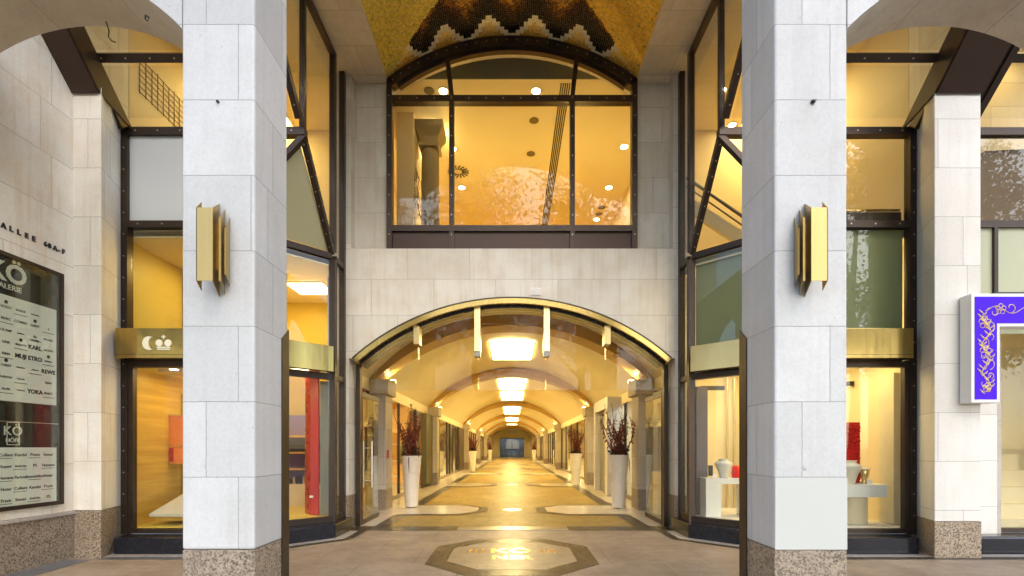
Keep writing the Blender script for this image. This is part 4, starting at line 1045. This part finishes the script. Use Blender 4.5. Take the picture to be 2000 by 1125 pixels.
def handbag(x,y,z,k,mat,label):
    r=thing('handbag',label,'handbag',(x,y,z),'handbags in the first arcade window')
    MB().hexa([(x-.07,y-.17*k,z+.002),(x+.07,y-.17*k,z+.002),(x+.07,y+.17*k,z+.002),(x-.07,y+.17*k,z+.002),(x-.04,y-.13*k,z+.24*k),(x+.04,y-.13*k,z+.24*k),(x+.04,y+.13*k,z+.24*k),(x-.04,y+.13*k,z+.24*k)]).build('body',mat,r,bevel=.02)
    MB().tube([(x,y-.08*k,z+.235*k),(x,y-.07*k,z+.36*k),(x,y,z+.40*k),(x,y+.07*k,z+.36*k),(x,y+.08*k,z+.235*k)],.010,6).build('handle',M['stair'],r)
r=thing('display_shelf','open display shelf with handbags behind the first plant in the arcade window','shelf',(-3.95,14.5,0))
for z in (.55,1.05,1.60): MB().box(-4.15,-3.8,12.6,16.2,z,z+.035).build('shelf_board',M['white_paint'],r)
for y in (12.62,14.4,16.18): MB().box(-4.15,-4.12,y,y+.03,.07,2.0).build('upright',M['steel'],r)
q=0
for z,zn in ((.585,'lower'),(1.085,'middle'),(1.635,'upper')):
    for i,y in enumerate((12.95,13.6,14.2,14.9,15.6)):
        handbag(-3.97,y,z,.8+.12*((i+q)%3),(M['orange'],M['twig'],M['red'],M['dark'],M['white_gloss'])[(i*2+q)%5],'%s leather handbag, %s on the %s shelf of the arcade window display'%(('orange','brown','red','black','white')[(i*2+q)%5],('nearest the entrance','second from the entrance','in the middle','fourth from the entrance','farthest from the entrance')[i],zn))
    q+=1
for i,y in enumerate((12.9,13.7,14.6)):
    r=thing('spotlight','lit track spotlight over the handbag shelf, '+('nearest the entrance','in the middle','farthest from the entrance')[i],'spotlight',(-3.75,y,2.6),'spotlights over the handbags')
    MB().tube([(-3.75,y,2.62),(-3.80,y,2.50)],.05,12).build('housing',M['steel'],r); MB().disc((-3.80,y,2.50),.045,(-.38,0,-.92),.006,12).build('lens',M['down'],r)
    MB().tube([(-3.75,y,2.63),(-3.75,y,3.29)],.008,6).build('stem',M['dark'],r)
def mannequin(x,y,label,mat):
    r=thing('mannequin',label,'mannequin',(x,y,.06),'dressed busts in the arcade windows')
    MB().lathe([(.16,0),(.16,.02),(.018,.04),(.018,.85)],(x,y,.062),18).build('stand',M['steel'],r)
    MB().lathe([(.10,.86),(.17,.95),(.175,1.02),(.125,1.20),(.165,1.38),(.18,1.46),(.12,1.54),(.05,1.57),(.048,1.64),(.02,1.65)],(x,y,.062),22).build('bust',mat,r,smooth=True)
for i,(x,y,l,mt) in enumerate(((-4.0,17.7,'dark dressed bust on a steel stand past the handbag shelf','dark'),(-4.0,22.5,'white dressed bust in the second bay on the red doorway side','white_gloss'),(-4.1,24.0,'red dressed bust in the second bay on the red doorway side','red'),(4.1,22.3,'brown dressed bust in the second bay on the lift side','twig'),(4.0,24.2,'white dressed bust in the second bay on the lift side','white_gloss'),(4.1,27.5,'orange dressed bust in the second bay on the lift side','orange'))):
    mannequin(x,y,l,M[mt])
# ------------------------------------------------------------------ potted plants
def potted():
    r=thing('potted_plant','tall white planter with dried red twisted branches','planter',(0,0,0))
    MB().lathe([(.145,.018),(.155,.022),(.175,.35),(.205,.8),(.24,1.22),(.248,1.275),(.245,1.29),(.225,1.29),(.215,1.20)],(0,0,0),32).build('pot',M['white_gloss'],r,smooth='auto')
    MB().disc((0,0,1.19),.214,(0,0,1),.02,24).build('soil',M['darkleaf'],r)
    rr=random.Random(11); tips=[]
    m=MB()
    for k in range(26):
        a=rr.uniform(0,6.28); q=rr.uniform(.02,.17); h=rr.uniform(.6,1.45); p=Vector((q*math.cos(a),q*math.sin(a),1.2)); pts=[p.copy()]
        dv=Vector((math.cos(a)*.10,math.sin(a)*.10,1)); n=12
        for j in range(n):
            dv+=Vector((rr.uniform(-.42,.42),rr.uniform(-.42,.42),rr.uniform(-.05,.1))); dv.x*=.8; dv.y*=.8; dv.z=max(.5,dv.z)
            p=p+dv.normalized()*h/n; pts.append(p.copy()); tips.append((p.copy(),j/n))
        m.tube(pts,[.012*(1-.6*j/n) for j in range(n+1)],5)
    for k in range(5):   # curls at the top
        a=rr.uniform(0,6.28); p=Vector((.1*math.cos(a),.1*math.sin(a),2.2+rr.uniform(-.2,.25)))
        m.tube([p+Vector((.06*math.cos(t),.03*math.sin(t*.7),.06*math.sin(t))) for t in [j*.5 for j in range(11)]],.005,5)
    m.tube([(-.02,-.22,1.32),(-.015,-.262,1.1),(-.01,-.255,.86)],[.014,.011,.003],6)
    m.build('branches',M['twig'],r)
    m=MB()
    def leaf(p,l,w,d):
        d=d.normalized(); a=d.cross(Vector((rr.uniform(-1,1),rr.uniform(-1,1),rr.uniform(-1,1)))).normalized()*w; b=d.cross(a).normalized()*w*.35
        m.add([p,p+d*l*.45+a+b,p+d*l,p+d*l*.45-a+b,p+d*l*.5-b*1.2],[(0,1,4),(1,2,4),(2,3,4),(3,0,4)])
    for p,f in tips:
        if p.z>2.15 and rr.random()<.7: continue
        for q in range(3):
            leaf(p,rr.uniform(.05,.11),rr.uniform(.010,.022),Vector((rr.uniform(-1,1),rr.uniform(-1,1),rr.uniform(-1.6,.5))))
    m.build('red_leaves',M['redleaf'],r,recalc=False)
    m=MB()
    for k in range(170):
        a=rr.uniform(0,6.28); q=rr.uniform(.02,.22); leaf(Vector((q*math.cos(a),q*math.sin(a),1.2+rr.uniform(0,.28))),rr.uniform(.06,.12),rr.uniform(.015,.03),Vector((math.cos(a),math.sin(a),rr.uniform(-.2,1.4))))
    m.build('base_foliage',M['darkleaf'],r,recalc=False)
    return r
proto=potted()
spots=[(-2.52,12.2,'white planter of red branches in front of the orange lit shop window'),(2.63,12.0,'white planter of red branches in front of the lift portal'),(2.56,19.5,'white planter of red branches beside the second pilaster past the lift portal'),(-2.45,30.3,'white planter of red branches against the dark shop panel far down the arcade'),(-2.45,54,'tiny white planter near the far doors on the red doorway side'),(2.45,54,'tiny white planter near the far doors on the lift side')]
for i,(x,y,l) in enumerate(spots):
    o=proto if i==0 else copy_tree(proto)
    o.location=(x,y,.017); o.rotation_euler.z=0 if i==0 else (i*1.3); o.scale=(1,1,(1.0,1.02,.98,1.0,1.0,1.0)[i]); o['label']=l; o['group']='planters along the arcade'
m=MB(); m.box(-3.39,-3.30,30.5,33.4,.12,2.8); tag(m.build('shop_partition',M['bronze_panel']),'dark brown shop panel behind the far planter on the red doorway side','panel')
m=MB(); m.box(-3.395,-3.33,16.9,17.5,.12,2.8); tag(m.build('shop_partition',M['dark']),'black door panel in the first bay window behind the near planter','panel')
m=MB(); m.box(-3.395,-3.33,26.2,27.2,.12,2.8); tag(m.build('shop_partition',M['dark']),'black door panel in the second bay on the red doorway side','panel')
m=MB(); m.box(3.33,3.395,35.2,36.4,.12,2.8); m.build; tag(m.build('shop_partition',M['dark']),'black door panel in the third bay on the lift side','panel')

# ------------------------------------------------------------------ shop displays
# moon and crown shop
r=thing('display_platform','pale sloping display platform on timber base in the moon and crown window','platform',(-5.0,7.9,.3))
z=.62
MB().hexa([(-5.60,7.5,.44),(-4.35,7.5,.44),(-4.35,8.5,.76),(-5.58,8.5,.76),(-5.60,7.5,.48),(-4.35,7.5,.48),(-4.35,8.5,.80),(-5.58,8.5,.80)]).build('top',M['greygreen'],r)
MB().box(-5.57,-4.4,7.6,8.2,.36,.438).build('base',M['wood'],r)
r=thing('wall_cabinet','orange wall cabinet glowing in the moon and crown window','cabinet',(-5.1,8.55,1.2))
a=at(327,905,8.2); b=at(370,812,8.2)
MB().box(a.x,b.x,8.22,8.4,a.z,b.z).build('body',M['orange'],r)
m=MB(); m.box(a.x-.02,b.x,8.20,8.4,b.z+.001,b.z+.02); m.box(a.x-.02,b.x,8.20,8.4,a.z-.02,a.z-.001); m.box(a.x-.02,a.x-.001,8.20,8.4,a.z,b.z); m.box(a.x,b.x,8.205,8.219,a.z+.28,a.z+.30); m.build('trim',M['brass_pale'],r)
MB().box(a.x+.02,a.x+.09,8.205,8.219,a.z+.03,a.z+.26).build('side_label',M['red'],r)
struct(MB().box(-5.82,-4.0,8.62,8.68,.3,2.72).box(-5.83,-5.80,7.43,8.619,.3,2.72).build('display_wall',M['wood']),'golden timber display wall behind the moon and crown window','wall')
struct(MB().box(-5.82,-4.0,8.60,8.66,2.9,4.6).build('display_wall',M['ochre']),'ochre wall above the display in the moon and crown shop','wall')
r=thing('glass_screen','green tinted glass screen standing in the moon and crown window','screen',(-5.35,8.3,.3))
a=at(299,985,8.52); b=at(345,770,8.52); MB().box(a.x,b.x+.1,8.51,8.53,a.z,b.z).build('sheet',glass('green_glass',(.72,.78,.25),1.5,.05),r); MB().box(a.x-.03,a.x,8.50,8.54,a.z,b.z-.1).build('post',M['bronze'],r)
MB_=MB(); MB_.box(-5.75,-4.0,7.9,8.5,2.74,2.80); struct(MB_.build('display_ceiling',M['cream']),'low ceiling over the moon and crown display','ceiling')
downlight(-5.28,7.6,2.739,'bright spot just below the moon and crown fascia','display downlights',.06)
lamp_panel('ceiling_lamp',-5.3,-4.3,8.0,8.4,2.735,M['room_light'],'warm lamp over the display behind the moon and crown fascia')
m=MB(); m.box(-5.72,-4.35,7.5,7.56,2.99,3.10); tag(m.build('shade_tube',M['white_paint']),'white horizontal tube above the moon and crown fascia','tube')
# red panel in left corner shop
r=thing('red_screen','tall glossy red panel with lighter red edge in the corner shop window','panel',(-3.35,8.9,.3))
a=at(588,1010,8.75); b=at(608,725,8.75); c=at(622,725,8.6)
MB().panel([(a.x,8.95,.31),(b.x,8.72,.31),(b.x,8.72,2.9),(a.x,8.95,2.9)],.03).build('leaf',M['red'],r)
MB().panel([(b.x+.005,8.72,.31),(c.x,8.62,.31),(c.x,8.62,2.9),(b.x+.005,8.72,2.9)],.03).build('edge',M['red_light'],r)
MB().box(b.x+.03,b.x+.09,8.60,8.615,.62,.66).build('tag',M['white_paint'],r)
m=MB(); a=at(623,1008,8.55); b=at(640,735,8.55); m.box(a.x,b.x,8.60,8.63,.31,2.68); tag(m.build('grey_screen',M['greycol']),'grey metal screen strip beside the tall red panel','screen')
r=thing('display_shelf','purple backed shelf unit with rows of bottles in the corner shop','shelf',(-4.2,10.2,.3))
MB().box(-4.9,-3.6,10.4,10.45,.3,2.2).build('back',M['purple'],r)
for zz in (1.04,1.38,1.72): MB().box(-4.9,-3.6,10.05,10.39,zz,zz+.04).build('shelf_board',M['wood'],r)
MB().box(-4.9,-3.6,10.05,10.39,.3,.75).build('base',M['white_paint'],r)
MB().box(-4.85,-3.65,10.12,10.35,1.42,1.58).build('stock',M['dark'],r)
rr=random.Random(2)
for k in range(16):
    x=-4.75+k*.068; m=MB(); h=rr.uniform(.15,.24); m.lathe([(.026,0),(.028,h*.6),(.011,h*.78),(.011,h)],(x,10.02,.752),10) if False else m.lathe([(.026,0),(.028,h*.6),(.011,h*.78),(.011,h)],(x,10.15,.752),10)
    tag(m.build('bottle',M['dark'] if k%3 else M['gold_item'],smooth=True),'small bottle on the lit shelf base in the red panel corner shop','bottle','bottles in the corner shop')
lamp_panel('ceiling_lamp',-4.3,-3.6,9.2,9.9,4.65,M['shop_light'],'lit ceiling lamp above the bottle shelf in the corner shop')
# right displays
r=thing('display_table','white block table with one open side in the angled window','table',(3.9,8.3,.3))
a=at(1387,1000,8.3); zt=EYE+(875-935)*8.3/F
MB().box(3.36,4.2,8.42,8.78,zt-.1,zt).build('top',M['white_paint'],r,bevel=.004)
MB().box(3.36,3.62,8.421,8.779,.305,zt-.101).build('leg',M['white_paint'],r)
MB().box(4.05,4.199,8.421,8.779,.305,zt-.101).build('leg',M['white_paint'],r)
def vase(x,y,z,k,label,lid=True):
    r=thing('vase',label,'vase',(x,y,z),'glazed vases in the window')
    MB().lathe([(.07*k,0.002),(.075*k,.02*k),(.10*k,.12*k),(.15*k,.24*k),(.155*k,.28*k),(.09*k,.315*k),(.085*k,.33*k),(.10*k,.345*k),(.095*k,.35*k)],(x,y,z),28).build('body',M['white_gloss'],r,smooth=True)
    return r
vase(3.72,8.55,zt,.95,'white shouldered vase on the block table in the angled window')
m=MB(); m.lathe([(.06,0.002),(.07,.08),(.05,.2),(.02,.22)],(3.93,8.55,zt),18); tag(m.build('red_jar',M['redfelt'],smooth=True),'small red jar beside the white vase in the angled window','jar')
for x0,x1,y in ((3.66,3.76,9.4),):
    m=MB(); m.box(x0,x1,y,y+.06,.31,2.62); m.box(x0,x1+.35,y,y+.06,2.62,2.70); tag(m.build('black_frame',M['dark']),'black angled metal frame rising behind the block table','frame')
m=MB(); m.box(3.30,3.50,8.7,8.8,.31,2.6); tag(m.build('grey_column',plain('mauve_column',(.16,.13,.15),.4)),'dark mauve column just inside the angled window','column')
m=MB(); a=at(1380,930,8.5); m.box(a.x,a.x+.07,8.40,8.43,1.02,1.2) ; tag(m.build('wall_switch',M['dark']),'small black control box beside the block table','control box')
struct(MB().box(3.3,6.04,9.75,9.8,.3,2.9).build('display_wall',plain('cream_curtain',(.74,.62,.38),.6,0,2,.1)),'cream display wall behind the red vase window','wall')
lamp_panel('ceiling_lamp',3.7,5.6,8.7,9.2,3.0,M['shop_light'],'warm lamp above the displays of the red vase shop')
m=MB()
for k in range(12): m.tube([(4.3+k*.14,9.70,.31),(4.3+k*.14,9.70,2.9)],.018,6)
tag(m.build('curtain_rods',plain('brass_rods',(.75,.6,.3),.3,.8)),'row of slim brass rods before the cream display wall','rods')
zt2=EYE+(875-945)*7.7/F
r=thing('display_table','pale table with cylindrical pedestal in the red vase window','table',(5.4,7.75,.3))
MB().box(4.6,5.84,7.55,7.98,zt2-.20,zt2).build('top',M['white_paint'],r,bevel=.006)
MB().lathe([(.22,0),(.22,.62)],(5.42,7.78,.305),24).build('pedestal',plain('beige_pedestal',(.62,.52,.34),.4),r,smooth='auto')
x=5.36
r=thing('red_flower_panel','red textured petal panel standing on the table in the shop window','panel',(5.35,7.95,zt2))
m=MB(); rr=random.Random(8)
a=at(1640,940,7.9); b=at(1678,825,7.9)
m.box(a.x,b.x,7.88,7.93,zt2+.002,b.z)
for k in range(420):
    x=rr.uniform(a.x+.01,b.x-.01); zz=rr.uniform(zt2+.03,b.z-.02); q=rr.uniform(.012,.028)
    m.add([(x-q,7.879,zz-q*.3),(x,7.855,zz-q*.8),(x+q,7.879,zz+q*.2),(x,7.862,zz+q)],[(0,1,2,3)])
m.build('petals',M['redfelt'],r,recalc=False)
def at2(px,Y): return (px-1000)*Y/F
vase(at2(1659,7.7),7.7,zt2,1.05,'large white vase before the red petal panel')
r=thing('gold_candle','gold glass candle lamp on the table beside the white vase','candle lamp',(at2(1688,7.75),7.75,zt2))
MB().lathe([(.05,0.002),(.055,.01),(.03,.05),(.06,.12),(.075,.22),(.07,.225)],(at2(1688,7.75),7.75,zt2),20).build('cup',M['gold_item'],r,smooth=True)
MB().lathe([(.085,.226),(.085,.24),(.02,.26)],(at2(1688,7.75),7.75,zt2),20).build('lid',M['white_gloss'],r,smooth=True)
m=MB(); x=at2(1712,8.6); m.box(x-.04,x+.04,8.6,8.66,.31,2.6); m.box(x-.5,x+.04,8.6,8.66,2.6,2.68); tag(m.build('black_frame',M['dark']),'black metal frame rising behind the gold candle lamp','frame')
m=MB(); x=at2(1747,7.75); m.box(x-.13,x+.15,7.6,7.9,.31,2.68); co=m.build('display_column',plain('cream_column',(.70,.62,.42),.45)); tag(co,'cream column at the edge of the red vase window','column')
m=MB(); m.box(x-.05,x+.03,7.55,7.6,2.05,2.35); tag(m.build('wall_sconce',M['white_paint'],bevel=.02),'white sconce on the cream column in the red vase window','sconce')
for x,y,z,l in ((at2(1700,7.62),7.62,zt2,'small white price card on the table before the gold candle lamp'),(3.52,8.46,EYE+(875-935)*8.3/F,'small white price card on the block table by the white vase')):
    tag(MB().hexa([(x-.04,y,z+.002),(x+.04,y,z+.002),(x+.04,y+.03,z+.002),(x-.04,y+.03,z+.002),(x-.04,y+.022,z+.075),(x+.04,y+.022,z+.075),(x+.04,y+.028,z+.075),(x-.04,y+.028,z+.075)]).build('price_card',M['white_paint']),l,'price card')

# stairs seen through right oriel
r=thing('staircase','stair flight with steel handrails behind the slanting oriel glass','stairs',(4.2,8.8,4.8))
m=MB(); m.panel([(3.3,9.3,6.05),(3.3,9.32,6.35),(4.9,9.32,5.3),(4.9,9.3,5.0)],.08); m.build('string',M['cream'],r)
m=MB(); m.tube([(3.3,9.2,6.62),(4.9,9.2,5.5)],.03,8); m.tube([(3.3,9.2,6.45),(4.9,9.2,5.33)],.015,8); m.build('handrail',M['stair'],r)
# line drawing in left oriel
m=MB(); rr=random.Random(21)
for k in range(11): m.box(-5.838,-5.830,7.62+k*.13,7.628+k*.13,7.06,7.66-.02*(k%3))
for k in range(7): m.box(-5.837,-5.829,7.60,8.98,7.08+k*.09,7.086+k*.09)
tag(m.build('wall_drawing',plain('brown_ink',(.25,.13,.05),.6)),'faint brown grid drawing on the wall seen through the left oriel','artwork')
# far right shop content
r=thing('display_steps','cream stepped display in the shop under the purple sign','display',(7.4,8.4,.3))
for k in range(4): MB().box(6.9,9.0,8.2+k*.15,8.35+k*.15,.301,.55+k*.28).build('step',M['cream'],r)

# ------------------------------------------------------------------ street trees behind the viewer (seen mirrored in the glass)
def tree(x,y,h,seed,label):
    rr=random.Random(seed); r=thing('street_tree',label,'tree',(x,y,0),'street trees mirrored in the glass')
    m=MB(); m.tube([(x,y,-.02),(x+.1,y,h*.25),(x-.1,y+.1,h*.5),(x+.2,y,h*.8)],[.32,.26,.2,.08],10)
    for k in range(9):
        a=rr.uniform(0,6.28); z=h*rr.uniform(.3,.6); q=rr.uniform(1.8,3.6)
        m.tube([(x,y,z),(x+q*.5*math.cos(a),y+q*.5*math.sin(a),z+1.0),(x+q*math.cos(a),y+q*math.sin(a),z+2.0)],[.11,.07,.03],6)
    m.build('trunk',M['twig'],r)
    m=MB()
    for c in range(64):
        a=rr.uniform(0,6.28); q=4.4*math.sqrt(rr.random()); z=h*rr.uniform(.32,1.0); k=max(.35,1-abs(z/h-.62)*1.4)
        cc=Vector((x+q*k*math.cos(a),y+q*k*math.sin(a),z))
        for j in range(170):
            p=cc+Vector((rr.gauss(0,.7),rr.gauss(0,.7),rr.gauss(0,.5))); u=Vector((rr.uniform(-1,1),rr.uniform(-1,1),rr.uniform(-1,1))).normalized(); v=u.orthogonal().normalized(); w=rr.uniform(.09,.17)
            m.add([p-u*w,p-v*w*.6,p+u*w,p+v*w*.6],[(0,1,2,3)])
    m.build('crown',plain('tree_leaves',(.035,.045,.012),.55,0,3,.5),r,recalc=False)
for i,(x,y,h) in enumerate(((-9.5,-14,19),(-2.6,-15,21),(4.6,-14,20),(12,-15,19))):
    tree(x,y,h,40+i,('leafy street tree mirrored in the glass near the directory','leafy street tree mirrored in the middle of the arched window','leafy street tree mirrored in the red vase shop fascia','leafy street tree mirrored in the glass near the purple sign')[i])

first=[o for o in bpy.data.objects if o.name=='street_tree'][0]
for i,(x,y,l) in enumerate(((20,-14,'leafy street tree mirrored in the glass above the red vase fascia'),(27,-15,'leafy street tree mirrored at the edge of the oriel by the purple sign'),(-20,-14,'leafy street tree mirrored in the glass above the moon and crown fascia'))):
    o=copy_tree(first); o.location=(x,y,0); o.rotation_euler.z=1.7*i+.8; o['label']=l
# ------------------------------------------------------------------ sky, sun, camera
w=bpy.data.worlds.new('World'); sc.world=w; w.use_nodes=True; nt=w.node_tree
sky=nt.nodes.new('ShaderNodeTexSky'); sky.sky_type='NISHITA'; sky.sun_disc=False; sky.sun_elevation=R(38); sky.sun_rotation=R(162); sky.dust_density=1.6; sky.air_density=1.0
bg=nt.nodes['Background']; bg.inputs[1].default_value=.15; nt.links.new(sky.outputs[0],bg.inputs[0])
sl=bpy.data.lights.new('Sun','SUN'); sl.energy=0.65; sl.angle=R(70); sl.color=(1,.96,.9)
so=bpy.data.objects.new('Sun',sl); col.objects.link(so)
az=R(162); el=R(38); dirv=Vector((math.sin(az)*math.cos(el),math.cos(az)*math.cos(el),math.sin(el)))
so.rotation_euler=dirv.to_track_quat('Z','Y').to_euler(); so.location=(0,-10,20)

cd=bpy.data.cameras.new('Camera'); cam=bpy.data.objects.new('Camera',cd); col.objects.link(cam)
cam.location=(0,0,EYE); cam.rotation_euler=(R(90),0,0); cd.sensor_width=36; cd.lens=F/2000*36; cd.shift_y=(875-562.5)/2000; cd.clip_end=3000; cd.clip_start=.05
sc.camera=cam
sc.view_settings.view_transform='Standard'; sc.view_settings.look='None'; sc.view_settings.exposure=1.75; sc.view_settings.gamma=1
cy=sc.cycles
cy.use_denoising=True; cy.max_bounces=10; cy.diffuse_bounces=4; cy.glossy_bounces=5; cy.transparent_max_bounces=24; cy.transmission_bounces=4
cy.caustics_reflective=False; cy.caustics_refractive=False; cy.sample_clamp_indirect=6.0; cy.use_light_tree=True
